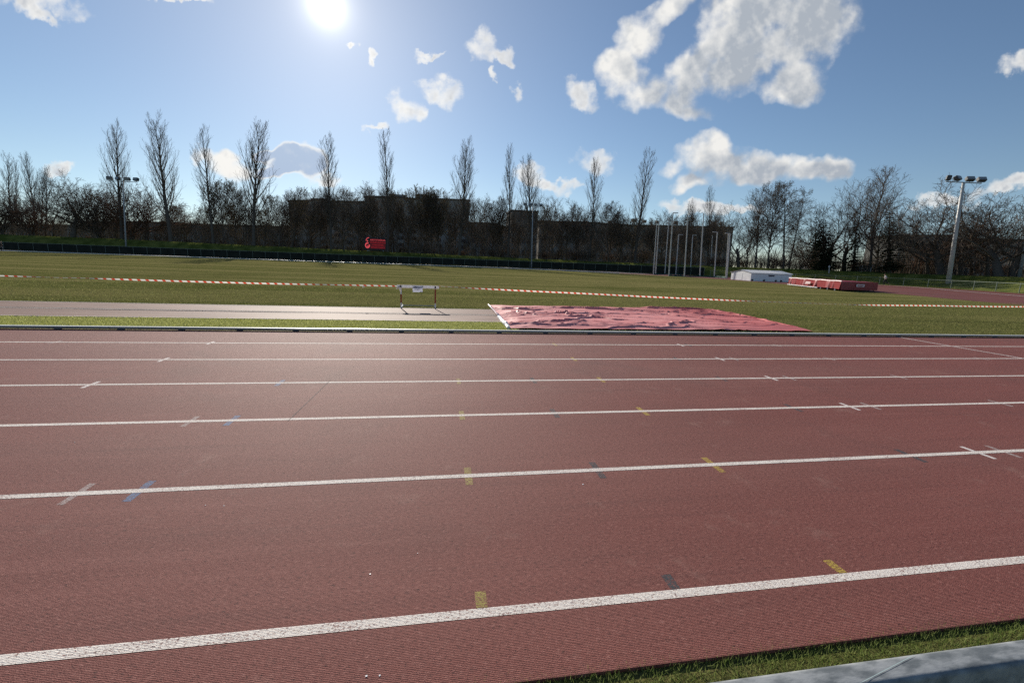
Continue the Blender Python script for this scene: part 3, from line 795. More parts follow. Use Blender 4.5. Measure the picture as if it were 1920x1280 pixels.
# angle 0 shows the full face, 90 degrees shows the edge
def tw_left(s_, L):
    r_ = L-s_
    e = math.pi*.5*min(1, abs((r_-4.9)/3.1)**5) if r_ < 8.9 else max(.3, math.pi*.5-(r_-8.9)*1.6)
    if r_ < 3: e = min(e, .75)
    return e+.25*math.sin(s_*1.7)
def tw_right(s_, L):
    return math.pi*(.42*math.exp(-(s_/1.2)**2) + .47*math.exp(-((s_-12.6)/2.3)**4)) + .3*math.sin(s_*1.4)
o1 = tape('barrier_tape', [(0,517),(145,521),(300,526),(480,531),(610,533.6),(683,535),(751,536.5)], YT, tw_left, .040, 'red and white tape stretched from the left to the hurdle', extra0=(-12,0,.1))
o2 = tape('barrier_tape', [(815,536),(900,541),(1000,546),(1100,550.5),(1200,555.5),(1300,560),(1420,565),(1550,569.5),(1640,572),(1750,573),(1920,575)], lambda x: YT, tw_right, .040, 'red and white tape stretched from the hurdle to the right', extra1=(14,0,.25))
kn = PY(683,535,YT)
for tx_, lx, lz in ((683,-.05,-.06),(749,-.09,-.10),(749,.02,-.17)):
    kn = PY(tx_, 535.5, YT-.025)
    MB().tube([kn, kn+Vector((lx*.5,-.01,lz*.6)), kn+Vector((lx,0,lz))], [.016,.028,.012], 5).build('tape_knot', M['tape'], o1)

# ------------------------------------------------------------------ crumpled cover over the sand pit
mt, n, b = newmat('pit_cover_vinyl', rough=.55, spec=.32); M['tarp'] = mt
tc = n.add('ShaderNodeTexCoord').outputs['Object']
st = n.noise(n.map(tc, (.8,2,1)), 1.6, 6, .65)
col = n.mix(n.ss(st, .35, .68), (.64,.20,.19,1), (.74,.30,.28,1)); col = n.mix(n.ss(n.noise(tc, 14, 4, .6), .62, .72, 0, .12), col, (.40,.12,.11,1))
sx_ = n.add('ShaderNodeSeparateXYZ'); n.l.new(tc, sx_.inputs[0])
col = n.mix(n.ss(n.math('ADD', sx_.outputs[0], n.math('MULTIPLY', st, 3.0)), 7.5, 10.5, 0, .75), col, (.52,.10,.095,1))  # redder toward the right end, weaker sheen there painted into the colour
n.l.new(col, b.inputs['Base Color'])
bp = n.add('ShaderNodeBump'); bp.inputs['Strength'].default_value = .2; bp.inputs['Distance'].default_value = .02
n.l.new(n.noise(n.map(tc, (1,1.8,1), rot=(0,0,.2)), 4, 4, .55, dist=.8), bp.inputs['Height']); n.l.new(bp.outputs[0], b.inputs['Normal'])
c00, c10, c01, c11 = G(956,616.5), G(1524,621.5), G(917,573), G(1337,580.5)
nx, ny = 440, 150
def ridge(x, y, x0, y0, x1, y1, h, w):
    dx, dy = x1-x0, y1-y0; L2 = dx*dx+dy*dy; t = np.clip(((x-x0)*dx+(y-y0)*dy)/L2, 0, 1)
    wob = .10*np.sin(t*9+x0*3)+.05*np.sin(t*23+y0); nxn, nyn = -dy/math.sqrt(L2), dx/math.sqrt(L2)
    dist = ((x-x0-t*dx)*nxn+(y-y0-t*dy)*nyn)-wob
    en = np.sqrt(np.maximum(0, (x-x0-t*dx)**2+(y-y0-t*dy)**2-dist**2))
    prof = np.where(dist > 0, np.exp(-(dist/(w*1.8))**2), np.exp(-(dist/(w*.7))**2))
    return h*prof*np.exp(-(en/.25)**2)*(np.sin(np.pi*np.clip(t*.96+.02, 0, 1))**.4)
gu, gv = np.meshgrid(np.linspace(0, 1, nx), np.linspace(0, 1, ny), indexing='ij')
ex = .03*np.sin(gu*40)+.03*np.sin(gu*17+1)
XX = (1-gv)*((1-gu)*c00.x+gu*c10.x)+gv*((1-gu)*c01.x+gu*c11.x)
YY = (1-gv)*((1-gu)*c00.y+gu*c10.y)+gv*((1-gu)*c01.y+gu*c11.y)+ex*np.where(gv > .5, 1, .35)*np.abs(gv-.5)*2
ZZ = np.full_like(XX, .05)
# the pit edge and sheet bulk lift the middle, the rim lies on the turf
rim = np.minimum(np.minimum(gu*18, (1-gu)*16), np.minimum(gv*9, (1-gv)*9)); rim = np.clip(rim, 0, 1); rim = rim*rim*(3-2*rim)
ZZ = .02+.045*rim
rr = random.Random(21)
for k in range(85):
    a = rr.uniform(0, 1); bb = rr.uniform(.03, .97); L = rr.uniform(.8, 2.2) if k > 45 else rr.uniform(2.0, 5.5)
    th = rr.gauss(.06 if a < .5 else -.18, .13)
    cx_ = (1-bb)*((1-a)*c00.x+a*c10.x)+bb*((1-a)*c01.x+a*c11.x); cy_ = (1-bb)*((1-a)*c00.y+a*c10.y)+bb*((1-a)*c01.y+a*c11.y)
    ZZ += ridge(XX, YY, cx_-L/2*math.cos(th), cy_-L/2*math.sin(th), cx_+L/2*math.cos(th), cy_+L/2*math.sin(th), (rr.uniform(.014, .030) if k < 46 else rr.uniform(.003, .008)), rr.uniform(.016, .034))
# long folds that can be followed in the photograph
for (x0, y0, x1, y1, h, w) in [(1000,608,1120,596,.13,.10),(1045,592,1180,601,.11,.08),(1240,611,1302,604,.14,.09),(1115,613,1300,612,.10,.08),(1040,578,1190,582,.16,.12),(1200,578,1330,581.5,.17,.12),
                               (1040,586,1075,590,.14,.08),(1120,578,1420,596,.09,.09),(1180,583,1400,607,.08,.08),(1340,583,1500,613,.12,.14),(960,585,1000,592,.13,.09),(1260,616,1500,619,.07,.1),(930,579,1030,583,.12,.09)]:
    g0, g1 = G(x0, y0, .05), G(x1, y1, .05); ZZ += ridge(XX, YY, g0.x, g0.y, g1.x, g1.y, h*.46, w*.42)
ZZ += .006*np.sin(XX*5+YY*2)*np.sin(YY*7-XX*3)
V = np.column_stack([XX.ravel(), YY.ravel(), ZZ.ravel()])
I = np.arange(nx*ny).reshape(nx, ny)
Fq = np.stack([I[:-1,:-1], I[1:,:-1], I[1:,1:], I[:-1,1:]], -1).reshape(-1, 4)
tarp = from_np('pit_cover', V, Fq, M['tarp']); tarp.data.shade_smooth()
tag(tarp, 'crumpled faded red cover sheet spread over the sand pit', 'cover sheet')
mb = MB(); mb.tube([(XX[0,j]-.03, YY[0,j], ZZ[0,j]+.005) for j in range(0, 60)], .045, 6); mb.build('white_hem', M['whitepaint'], tarp)
mb = MB(); mb.tube([(XX[0,j]-.02, YY[0,j], ZZ[0,j]+.02) for j in range(60, ny)], .025, 5); mb.build('side_hem', M['hem'], tarp)

# ------------------------------------------------------------------ steel guard rail in the foreground
zt = 1.0
ya, yb = G(1920,1194,zt).y, G(1920,1241,zt).y
w_ = ya-yb; rail = tag(empty('guard_rail', (0, (ya+yb)/2, 0)), 'galvanised steel rail crossing the lower right corner', 'railing')
prof = []; rr_ = .006
for cy, cz, a0_ in ((w_/2-rr_, zt-rr_, 0), (-w_/2+rr_, zt-rr_, 90), (-w_/2+rr_, zt-.055+rr_, 180), (w_/2-rr_, zt-.055+rr_, 270)):
    for k in range(6):
        a = R(a0_+k*18); prof.append((cy+rr_*math.cos(a), cz+rr_*math.sin(a)))
mb = MB(); kk = len(prof)
for xx in (-3.6, 5.0): mb.v += [(xx, y_, z_) for y_, z_ in prof]
mb.f = [(i, (i+1)%kk, kk+(i+1)%kk, kk+i)[::-1] for i in range(kk)]+[tuple(range(kk)), tuple(range(2*kk-1, kk-1, -1))]
mb.build('top_beam', M['steel'], rail, True)
for xx in (-2.8, -.9, 2.9, 4.7):
    MB().box((xx,0,(zt-.058-.04)/2), (.05,.045,zt-.058+.04)).build('post', M['steel'], rail)
mb = MB(); g = G(1650, 1243, zt); mb.v = []
a = Vector((G(1690,1212,zt).x, w_/2*.7, zt+.0008)); b2 = Vector((G(1610,1275,zt).x, -w_/2*.75, zt+.0008)); q = Vector((.006,.001,0))
M['scuff'] = newmat('pale_scuff', (.50,.62,.60), .5, .4, .2)[0]
mb.quad(b2-q, b2+q, a+q, a-q); mb.build('scuff_mark', M['scuff'], rail)

# ================================================================== trees
def unit(v):
    l = math.sqrt(v[0]*v[0]+v[1]*v[1]+v[2]*v[2]) or 1; return (v[0]/l, v[1]/l, v[2]/l)
def grow(segs, p, d, L, r, lvl, C, rg):
    n = C['n'][lvl]; st = L/n; jit = C['jit'][lvl]; tr = C['trop'][lvl]; tip = C['tip'][lvl]
    pts = [p]; rs = [r]; ds = [d]
    for i in range(n):
        d = unit((d[0]+rg.gauss(0, jit), d[1]+rg.gauss(0, jit), d[2]+rg.gauss(0, jit)+tr))
        q = (p[0]+d[0]*st, p[1]+d[1]*st, p[2]+d[2]*st); r2 = max(C['rmin'], r*(1-(i+1)/n*(1-tip)))
        segs.append((lvl, p, q, rs[-1], r2)); p = q; pts.append(p); rs.append(r2); ds.append(d)
    if lvl+1 >= len(C['n']): return
    k = C['kids'][lvl]; az = rg.uniform(0, 6.28); s0 = C['start'][lvl]
    for c in range(k):
        t = s0+(1-s0)*((c+rg.uniform(.1, .9))/k); f = t*n; i = min(n-1, int(f)); f -= i
        a, b = pts[i], pts[i+1]; o = (a[0]+(b[0]-a[0])*f, a[1]+(b[1]-a[1])*f, a[2]+(b[2]-a[2])*f)
        dd = ds[i+1]; az += 2.4+rg.uniform(-.5, .5); an = R(C['ang'][lvl])*rg.uniform(.7, 1.3)
        w = (0, 0, 1) if abs(dd[2]) < .9 else (1, 0, 0)
        e1 = unit((dd[1]*w[2]-dd[2]*w[1], dd[2]*w[0]-dd[0]*w[2], dd[0]*w[1]-dd[1]*w[0]))
        e2 = (dd[1]*e1[2]-dd[2]*e1[1], dd[2]*e1[0]-dd[0]*e1[2], dd[0]*e1[1]-dd[1]*e1[0])
        ca, sa, cz, sz = math.cos(an), math.sin(an), math.cos(az), math.sin(az)
        nd = unit(tuple(dd[j]*ca+(e1[j]*cz+e2[j]*sz)*sa for j in range(3)))
        tt = (t-s0)/(1-s0); shp = C['shape'][lvl]
        sc = shp[0]+(shp[1]-shp[0])*tt*2 if tt < .5 else shp[1]+(shp[2]-shp[1])*(tt-.5)*2
        LL = L*C['lr'][lvl]*sc*rg.uniform(.75, 1.25)
        grow(segs, o, nd, LL, max(C['rmin'], min(rs[i]*.8, C['rr'][lvl]*LL)), lvl+1, C, rg)
def seg_mesh(name, segs, sides, mat, parent):
    if not segs: return None
    A = np.array([s[1] for s in segs]); B = np.array([s[2] for s in segs]); ra = np.array([s[3] for s in segs]); rb = np.array([s[4] for s in segs])
    D = B-A; D /= np.maximum(np.linalg.norm(D, axis=1), 1e-6)[:, None]
    w = np.where(np.abs(D[:, 2:3]) < .9, np.array([[0, 0, 1.]]), np.array([[1., 0, 0]]))
    e1 = np.cross(D, w); e1 /= np.linalg.norm(e1, axis=1)[:, None]; e2 = np.cross(D, e1)
    V = []
    for P, r in ((A, ra), (B, rb)):
        for k in range(sides):
            t = 2*np.pi*k/sides; V.append(P+(e1*math.cos(t)+e2*math.sin(t))*r[:, None])
    V = np.stack(V, 1).reshape(-1, 3); n = len(segs); base = np.arange(n)[:, None]*2*sides; F = []
    for k in range(sides):
        F.append(np.concatenate([base+k, base+(k+1) % sides, base+sides+(k+1) % sides, base+sides+k], 1))
    return from_np(name, V, np.stack(F, 1).reshape(-1, 4), mat, parent)
def bud_mesh(name, segs, n, size, mat, parent, rg, minlvl=2):
    tips = [s for s in segs if s[0] >= minlvl]; ids = np.array([rg.randrange(len(tips)) for _ in range(n)])
    A = np.array([s[1] for s in tips])[ids]; B = np.array([s[2] for s in tips])[ids]; t = NR.random((n, 1)); P = A+(B-A)*t+NR.normal(0, size*.5, (n, 3))
    a = NR.normal(0, 1, (n, 3)); a /= np.linalg.norm(a, axis=1)[:, None]; b = NR.normal(0, 1, (n, 3)); b = np.cross(a, b); b /= np.linalg.norm(b, axis=1)[:, None]
    s = NR.uniform(.5, 1.2, (n, 1))*size
    V = np.stack([P-a*s, P+b*s*.6, P+a*s, P-b*s*.6], 1).reshape(-1, 3)
    return from_np(name, V, np.arange(4*n).reshape(-1, 4), mat, parent)
POPLAR = dict(n=[16,8,5,3], jit=[.018,.045,.06,.07], trop=[.02,.17,.16,.12], tip=[.06,.15,.3,.5], rmin=.015, kids=[40,7,5], start=[.18,.15,.1], ang=[34,25,24],
              shape=[(1.15,1.1,.5),(1.0,.9,.5),(1,.9,.6)], lr=[.21,.42,.52], rr=[.0165,.0105,.009])
ROUND = dict(n=[6,7,5,3,2], jit=[.06,.12,.12,.10,.1], trop=[.05,.08,.07,.06,.04], tip=[.55,.12,.2,.35,.5], rmin=.018, kids=[9,9,7,4], start=[.4,.2,.2,.15], ang=[42,38,36,34],
             shape=[(1,1.1,1.0),(1.0,.9,.6),(1,.9,.6),(1,.9,.7)], lr=[1.25,.45,.48,.55], rr=[.018,.014,.011,.010])
SLIM = dict(ROUND, n=[12,6,4,3], jit=[.04,.10,.10,.10], trop=[.03,.12,.08,.06], tip=[.08,.15,.3,.5], kids=[32,9,7], start=[.18,.15,.12], ang=[44,36,34],
            shape=[(1.0,1.0,.35),(1,.9,.6),(1,.9,.7)], lr=[.36,.45,.55], rr=[.014,.012,.010])
SPREAD = dict(ROUND, jit=[.08,.19,.18,.14,.1], trop=[.04,.05,.06,.05,.03], kids=[7,9,8,4], start=[.35,.22,.2,.15], ang=[55,44,42,38], lr=[1.7,.46,.48,.55], rmin=.016)
THICK = dict(ROUND, n=[4,7,5,3,2], jit=[.08,.15,.14,.12,.1], trop=[.02,.06,.06,.05,.03], kids=[8,8,5,3], start=[.15,.12,.2,.15], ang=[42,40,42,44], lr=[2.9,.48,.5,.55], rmin=.017)
LARCH = dict(n=[14,6,3,2], jit=[.02,.08,.14,.16], trop=[.02,.035,.02,.02], tip=[.1,.15,.3,.5], rmin=.016, kids=[58,12,6], start=[.26,.15,.15], ang=[78,50,46],
             shape=[(.8,1.0,.5),(1,.9,.5),(1,.9,.6)], lr=[.24,.32,.4], rr=[.012,.010,.012])
PROTO = {}
def proto(key, C, H, r, seed, mats, buds=0, budsize=.12, stems=1, trunk_lv=0, name='bare_tree', fork=None):
    rg = random.Random(seed); segs = []
    for s in range(stems):
        a = rg.uniform(0, 6.28); lean = 0 if stems == 1 else rg.uniform(.1, .42)
        grow(segs, (math.cos(a)*.25*(stems > 1), math.sin(a)*.25*(stems > 1), -.3), unit((math.cos(a)*lean, math.sin(a)*lean, 1)), H*C.get('tf', 1.0)*(rg.uniform(.75, 1.1) if stems > 1 else 1), r, 0, C, rg)
    root = empty(name)
    seg_mesh('trunk', [s for s in segs if s[0] <= trunk_lv], 8, M[mats[0]], root)
    seg_mesh('crown', [s for s in segs if s[0] > trunk_lv], 3, M[mats[1]], root)
    if buds: bud_mesh('foliage', segs, buds, budsize, M['bud'], root, rg)
    zs = np.array([s[2] for s in segs]); top = zs[zs[:, 2].argmax()]
    PROTO[key] = dict(root=root, top=Vector(top), used=False)
def spruce(key, H, W_, seed, dense=1.0):
    rg = random.Random(seed); root = empty('spruce_tree')
    seg_mesh('trunk', [(0, (0,0,-.2+i*H/8), (0,0,-.2+(i+1)*H/8), .26*(1-i/8)+.02, .26*(1-(i+1)/8)+.02) for i in range(8)], 7, M['bark'], root)
    Q = []
    z = H*.06
    while z < H*.985:
        t = z/H; L = W_*(1-t)**.85*rg.uniform(.75, 1.15)+.12; nb = max(4, int((9 if t < .7 else 6)*dense))
        a0 = rg.uniform(0, 6.28)
        for k in range(nb):
            a = a0+6.283*k/nb+rg.uniform(-.25, .25); LL = L*rg.uniform(.55, 1.1); m_ = max(3, int(LL/.28)); dirx, diry = math.cos(a), math.sin(a)
            for i in range(m_):
                f = (i+.6)/m_; px_, py_, pz = dirx*LL*f, diry*LL*f, z-LL*.34*f+LL*.16*f*f
                for s_ in (-1, 1, 0):
                    wd = .34*(1.15-f)*min(1, LL)+.10; an = a+s_*rg.uniform(.5, .95); ln = wd*rg.uniform(.9, 1.6)
                    Q.append((px_, py_, pz, math.cos(an)*ln, math.sin(an)*ln, -ln*rg.uniform(.15, .5), rg.uniform(.05, .10)))
        z += H*rg.uniform(.020, .034)/dense
    Q = np.array(Q); P = Q[:, :3]; D = Q[:, 3:6]; up = np.column_stack([-D[:, 1], D[:, 0], NR.normal(0, .4, len(Q))]); up /= np.maximum(np.linalg.norm(up, axis=1), .01)[:, None]; up *= Q[:, 6:7]
    V = np.stack([P-up*.6, P+D*.5-up, P+D, P+D*.5+up+np.array([0, 0, .04])], 1).reshape(-1, 3)
    from_np('crown', V, np.arange(len(V)).reshape(-1, 4), M['needle'], root)
    PROTO[key] = dict(root=root, top=Vector((0, 0, H)), used=False)

for i in range(5): proto('pop%d' % i, dict(POPLAR, kids=[34+i*4, 7, 5], lr=[.195+.025*(i % 3), .42, .52]), 34, .47, 100+i, ('bark','twig_pop'), name='poplar_tree')
proto('popw', dict(POPLAR, kids=[40,8,5], lr=[.27,.42,.52], ang=[36,25,24], shape=[(1.2,.95,.4),(1,.9,.5),(1,.9,.6)]), 34, .62, 131, ('bark','twig_pop'), name='poplar_tree')
for i in range(3): proto('round%d' % i, dict(ROUND, tf=.42), 17, .26, 200+i, ('bark','twig'), trunk_lv=0)
for i in range(3): proto('slim%d' % i, SLIM, 17, .19, 230+i, ('bark','twig'))
proto('slimbud0', SLIM, 16, .19, 260, ('bark','twig'), 1500, .13, name='budding_tree')
proto('slimbud1', dict(SLIM, lr=[.42,.42,.45]), 16, .2, 261, ('bark','twig'), 2600, .14, name='budding_tree')
for i in range(2): proto('spread%d' % i, dict(SPREAD, tf=.30), 18, .58, 300+i, ('bark','twig'), trunk_lv=0, name='spreading_tree')
proto('red0', dict(SPREAD, tf=.28), 16, .40, 320, ('bark','twig_red'), 500, .10, name='spreading_tree')
for i in range(2): proto('thick%d' % i, dict(THICK, tf=.16), 14, .22, 340+i, ('bark','twig' if i else 'twig_red'), stems=3, name='bushy_tree')
proto('larch0', LARCH, 22, .30, 360, ('bark','twig'), 1500, .10, name='larch_tree')
proto('tall0', dict(SLIM, kids=[34,9,6], lr=[.34,.42,.45], ang=[40,40,40]), 24, .30, 380, ('bark','twig'))
spruce('spr0', 14, 3.0, 400); spruce('spr1', 12, 2.7, 401, .9); spruce('spr2', 11, 3.0, 402, 1.1)
proto('shrub0', dict(THICK, n=[3,5,4,2], jit=[.1,.2,.2,.2], kids=[6,7,5], tf=.4), 4.5, .05, 420, ('twig','twig'), stems=7, name='bare_shrub')
proto('shrub1', dict(THICK, n=[3,5,4,2], jit=[.1,.2,.2,.2], kids=[6,7,5], tf=.4), 4.5, .05, 421, ('twig_red','twig_red'), 700, .10, stems=7, name='bare_shrub')

def plant(key, px, tpx, tpy, off, w, label, group, cat='tree', spin=None, dz=0.0):
    pr = PROTO[key]; rg_ = range_at(px, off); B = PR(px, hor(px), rg_); B.z = hp(B.x)-.06+dz
    T = PR(tpx, tpy, rg_); ax = T-B; h = pr['top'].z; sc = ax.length/h
    if pr['used']: o = copy_tree(pr['root'])
    else: o = pr['root']; pr['used'] = True
    o.location = B; o.rotation_mode = 'QUATERNION'
    lean = Vector((0,0,1)).rotation_difference(ax.normalized())
    o.rotation_quaternion = lean @ Quaternion((0,0,1), rnd.uniform(0, 6.28) if spin is None else spin)
    o.scale = (sc*w, sc*w, sc)
    tag(o, label, cat, group)
    return o
GP, GR_, GB = 'tall bare poplars along the far bank', 'bare trees on the bank behind the far straight', 'trees behind the far bend'
for (key, px, tx, ty, off, w, lab) in [
    ('pop0',27,17,282,30,1.0,'hazy poplar at the left edge of the picture'),
    ('pop3',36,33,298,34,.62,'thin hazy poplar right beside the leftmost poplar'),
    ('pop2',72,57,284,26,.85,'hazy poplar with a slim tip, second clump from the left edge'),
    ('pop4',80,73,306,27,.75,'short poplar crowded against the slim tipped hazy poplar'),
    ('pop1',86,89,308,24,.95,'dark dense short poplar beside the spreading tree at far left'),
    ('popw',231,213,216,9,.86,'tall poplar standing right behind the left floodlight mast'),
    ('popw',322,291,203,9,1.02,'tallest poplar, thick trunked with a lopsided spire'),
    ('pop1',401,384,230,9.5,1.0,'tall poplar between the tallest one and the edge of the grey cloud'),
    ('pop2',477,468,219,9,1.18,'tall dark poplar in front of the grey bright rimmed cloud'),
    ('pop3',621,621,248,9.5,1.0,'tall poplar in front of the left part of the apartment block'),
    ('pop0',727,722,240,8.5,.96,'tall poplar just right of the red lit scoreboard'),
    ('pop4',861,866,254,9.5,1.12,'tall poplar at the right end of the apartment block'),
    ('pop1',952,955,266,9.5,.88,'slender poplar left of the middle floodlight mast'),
    ('pop2',996,998,289,9,1.12,'forked poplar right behind the middle floodlight mast'),
    ('pop3',1105,1112,292,10,.92,'slender poplar in front of the small round cloud'),
    ('pop0',1190,1199,275,9.5,1.12,'tall poplar left of the throwing cage'),
    ('pop4',1287,1290,372,22,.85,'small poplar rising behind the throwing cage, left of a pair'),
    ('pop1',1300,1303,378,23,.75,'small poplar rising behind the throwing cage, right of a pair'),
    ('pop3',1326,1331,346,20,.85,'slim poplar above the right end of the throwing cage')]:
    plant(key, px, tx, ty, off, w, lab, GP)
for (key, px, tx, ty, off, w, lab) in [
    ('spread0',140,137,314,11,1.0,'wide spreading bare tree with forked trunk at far left'),
    ('spread1',105,112,330,22,.8,'bare tree close behind the wide spreading one at far left'),
    ('thick0',62,60,352,14,1.0,'low reddish bushy tree under the hazy poplars at far left'),
    ('thick1',14,10,345,14,1.1,'dark bushy tree cut by the left picture edge'),
    ('thick1',193,190,342,13,1.05,'dark bushy tree left of the left floodlight mast'),
    ('thick0',250,252,338,12,1.0,'dark bushy tree right of the left floodlight mast'),
    ('red0',276,280,345,14,.9,'reddish spreading tree left of the tallest poplar'),
    ('red0',218,224,352,15,.9,'reddish spreading tree behind the left floodlight mast'),
    ('round0',350,352,395,22,.9,'small pale bare tree right of the tallest poplar'),
    ('slim0',392,392,355,13,1.0,'slim bare tree close beside the poplar right of the tallest'),
    ('slimbud1',420,411,337,12,.95,'olive budding tree left of the poplar by the grey cloud'),
    ('slimbud0',444,440,336,13,.85,'thin olive budding tree, second left of the poplar by the grey cloud'),
    ('slim1',462,460,350,14,.9,'thin bare tree just left of the poplar by the grey cloud'),
    ('slimbud1',497,497,360,12,.9,'olive budding tree just right of the poplar by the grey cloud'),
    ('round1',525,525,352,12,.85,'pale rounded bare tree left of the apartment block'),
    ('slimbud0',548,560,348,12,1.0,'budding tree covering the left corner of the apartment block'),
    ('round2',580,582,342,13,.95,'fan crowned bare tree before the left end of the apartment block'),
    ('slim2',600,602,350,15,.9,'slim bare tree left of the poplar before the apartment block'),
    ('round0',643,650,352,11,.9,'forked bare tree left of the red lit scoreboard'),
    ('round1',672,671,335,12,1.05,'fan crowned bare tree above the red lit scoreboard'),
    ('slim0',700,703,352,14,1.0,'slim bare tree behind the red lit scoreboard'),
    ('slimbud0',745,744,355,13,.9,'budding tree right of the poplar by the scoreboard'),
    ('round2',768,770,350,12,.9,'fan crowned bare tree before the middle of the apartment block'),
    ('slimbud1',790,790,347,13,.9,'olive tree in front of the apartment block roof'),
    ('slim1',808,810,352,12,1.0,'thin bare tree among the olive budding ones'),
    ('slimbud1',822,826,352,12,1.0,'broad olive budding tree before the apartment block'),
    ('round0',843,842,356,13,.9,'bare tree just left of the poplar at the block end'),
    ('slim2',884,886,372,13,.9,'thin bare tree just right of the apartment block end'),
    ('round1',913,914,358,12,.95,'bare tree in the gap between the two tallest buildings'),
    ('slim0',932,931,368,15,.9,'thin bare tree left of the slender poplar'),
    ('slim1',972,972,376,14,.9,'thin bare tree between the two middle poplars'),
    ('round2',1062,1054,360,13,1.1,'rounded bare tree right of the middle floodlight mast'),
    ('round0',1038,1036,368,15,.9,'smaller rounded bare tree right of the middle floodlight mast'),
    ('slim2',1085,1082,380,14,.9,'thin bare tree left of the poplar by the round cloud'),
    ('round1',1140,1138,370,12,1.0,'bare tree just right of the poplar by the round cloud'),
    ('slim0',1165,1166,373,13,1.05,'slim bare tree halfway between the two poplars left of the cage'),
    ('round2',1226,1226,394,13,1.0,'low rounded bare tree right of the poplar by the cage'),
    ('slim1',1252,1254,398,16,.9,'thin low bare tree behind the left cage poles'),
    ('round0',1310,1312,384,16,.9,'bare tree between the small poplars behind the cage'),
    ('slim2',1348,1348,392,15,.9,'thin bare tree behind the right cage poles')]:
    plant(key, px, tx, ty, off, w, lab, GR_)
for (key, px, tx, ty, off, w, lab) in [
    ('spread1',1384,1386,371,12,.85,'spreading bare tree right of the throwing cage'),
    ('tall0',1416,1423,345,11,1.0,'reddish brown bare tree behind the white shelter'),
    ('round1',1400,1404,395,20,1.0,'low bare tree behind the white shelter'),
    ('slim0',1440,1453,343,12,1.1,'slender bare tree left of the larch'),
    ('larch0',1468,1486,334,12,.95,'tall larch with level branches'),
    ('larch0',1478,1500,350,14,.80,'shorter larch crowded against the tall larch'),
    ('spread0',1553,1555,343,12,.75,'spreading bare tree right of the larch'),
    ('spread1',1581,1590,342,13,.80,'spreading bare tree beside the dark spruces'),
    ('tall0',1628,1650,306,11,1.15,'tallest bare tree on the right with an upswept crown'),
    ('round2',1640,1668,365,18,1.0,'bare tree crowded behind the tallest tree on the right'),
    ('spr0',1666,1668,394,8.6,1.6,'dark pointed spruce right of the tallest bare tree'),
    ('spr2',1545,1543,408,10.5,1.35,'dark spruce left of the spreading tree'),
    ('spr1',1600,1606,416,10.5,1.3,'dark spruce between the spreading and the tallest trees'),
    ('spr1',1528,1530,405,22,1.1,'dark spruce behind the two larches'),
    ('pop2',1703,1704,408,60,1.5,'distant poplar above the low building on the right, left of two'),
    ('pop1',1716,1718,410,60,1.5,'distant poplar above the low building on the right, right of two'),
    ('spread0',1762,1768,340,11,1.15,'bare tree with long side branches left of the near floodlight mast'),
    ('spread1',1738,1722,372,14,.8,'bare tree with low drooping side branches left of the near mast'),
    ('red0',1800,1790,395,16,.95,'low brownish tree behind the near floodlight mast'),
    ('spread1',1872,1850,328,10.5,1.25,'massive twin trunked spreading tree at the right'),
    ('spread0',1900,1912,330,12,1.2,'massive spreading tree at the right picture edge'),
    ('red0',1850,1846,400,18,.9,'low brownish tree behind the twin trunked tree'),
    ('thick1',1510,1508,430,24,1.1,'dark bushy tree behind the landing mat'),
    ('thick0',1745,1742,430,24,1.0,'reddish bushy tree before the low building on the right'),
    ('thick1',1820,1822,430,26,1.1,'dark bushy tree between the near mast and the massive tree')]:
    plant(key, px, tx, ty, off, w, lab, GB)
rs_ = random.Random(5)
for i in range(11):
    px = 548+i*31+rs_.uniform(-5, 5); k_ = ('slim0','round1','slim1','slimbud0','round0','slim2')[i % 6]
    plant(k_, px, px+rs_.uniform(-4, 4), rs_.uniform(345, 372), rs_.uniform(11, 30), rs_.uniform(.8, 1.1), 'bare tree in the thick belt before the apartment block', 'bare trees before the apartment block')
for i in range(18):
    px = 892+i*27+rs_.uniform(-6, 6); k_ = ('slim1','round2','slim0','round0','slim2','slimbud1')[i % 6]
    plant(k_, px, px+rs_.uniform(-4, 4), 378+(px-892)*.055+rs_.uniform(-8, 14), rs_.uniform(11, 30), rs_.uniform(.8, 1.2), 'bare tree in the belt before the low terrace block', 'bare trees before the terrace block')
for i in range(16):
    px = 300+i*15.5+rs_.uniform(-6, 6); k_ = ('slim2','slimbud1','round1','slim1')[i % 4]
    plant(k_, px, px+rs_.uniform(-4, 4), rs_.uniform(368, 415), rs_.uniform(12, 30), rs_.uniform(.8, 1.1), 'bare tree in the loose belt left of the apartment block', 'bare trees left of the apartment block')
for i in range(46):
    px = 5+i*29+rs_.uniform(-9, 9); w = rs_.uniform(1.0, 1.7); b_y = 455+(px/1900)*55
    plant('slim%d' % (i % 3) if i % 3 else 'round%d' % (i % 2), px, px+rs_.uniform(-4, 4), b_y-rs_.uniform(38, 66), rs_.uniform(22, 42), w, 'low bare tree in the dark tangle behind the far fence', 'low bare trees in the dark tangle')
for i in range(60):
    px = 3+i*32.5+rs_.uniform(-12, 12); b_y = 455+(px/1900)*55
    plant('shrub%d' % (i % 2), px, px+rs_.uniform(-4, 4), b_y-rs_.uniform(14, 30), rs_.uniform(10, 30), rs_.uniform(1.1, 1.9), 'leafless brown shrub at the foot of the bank trees', 'leafless shrubs under the trees', 'shrub')
for k_ in list(PROTO):
    if not PROTO[k_]['used']:
        for ch in list(PROTO[k_]['root'].children): bpy.data.objects.remove(ch)
        bpy.data.objects.remove(PROTO[k_]['root'])
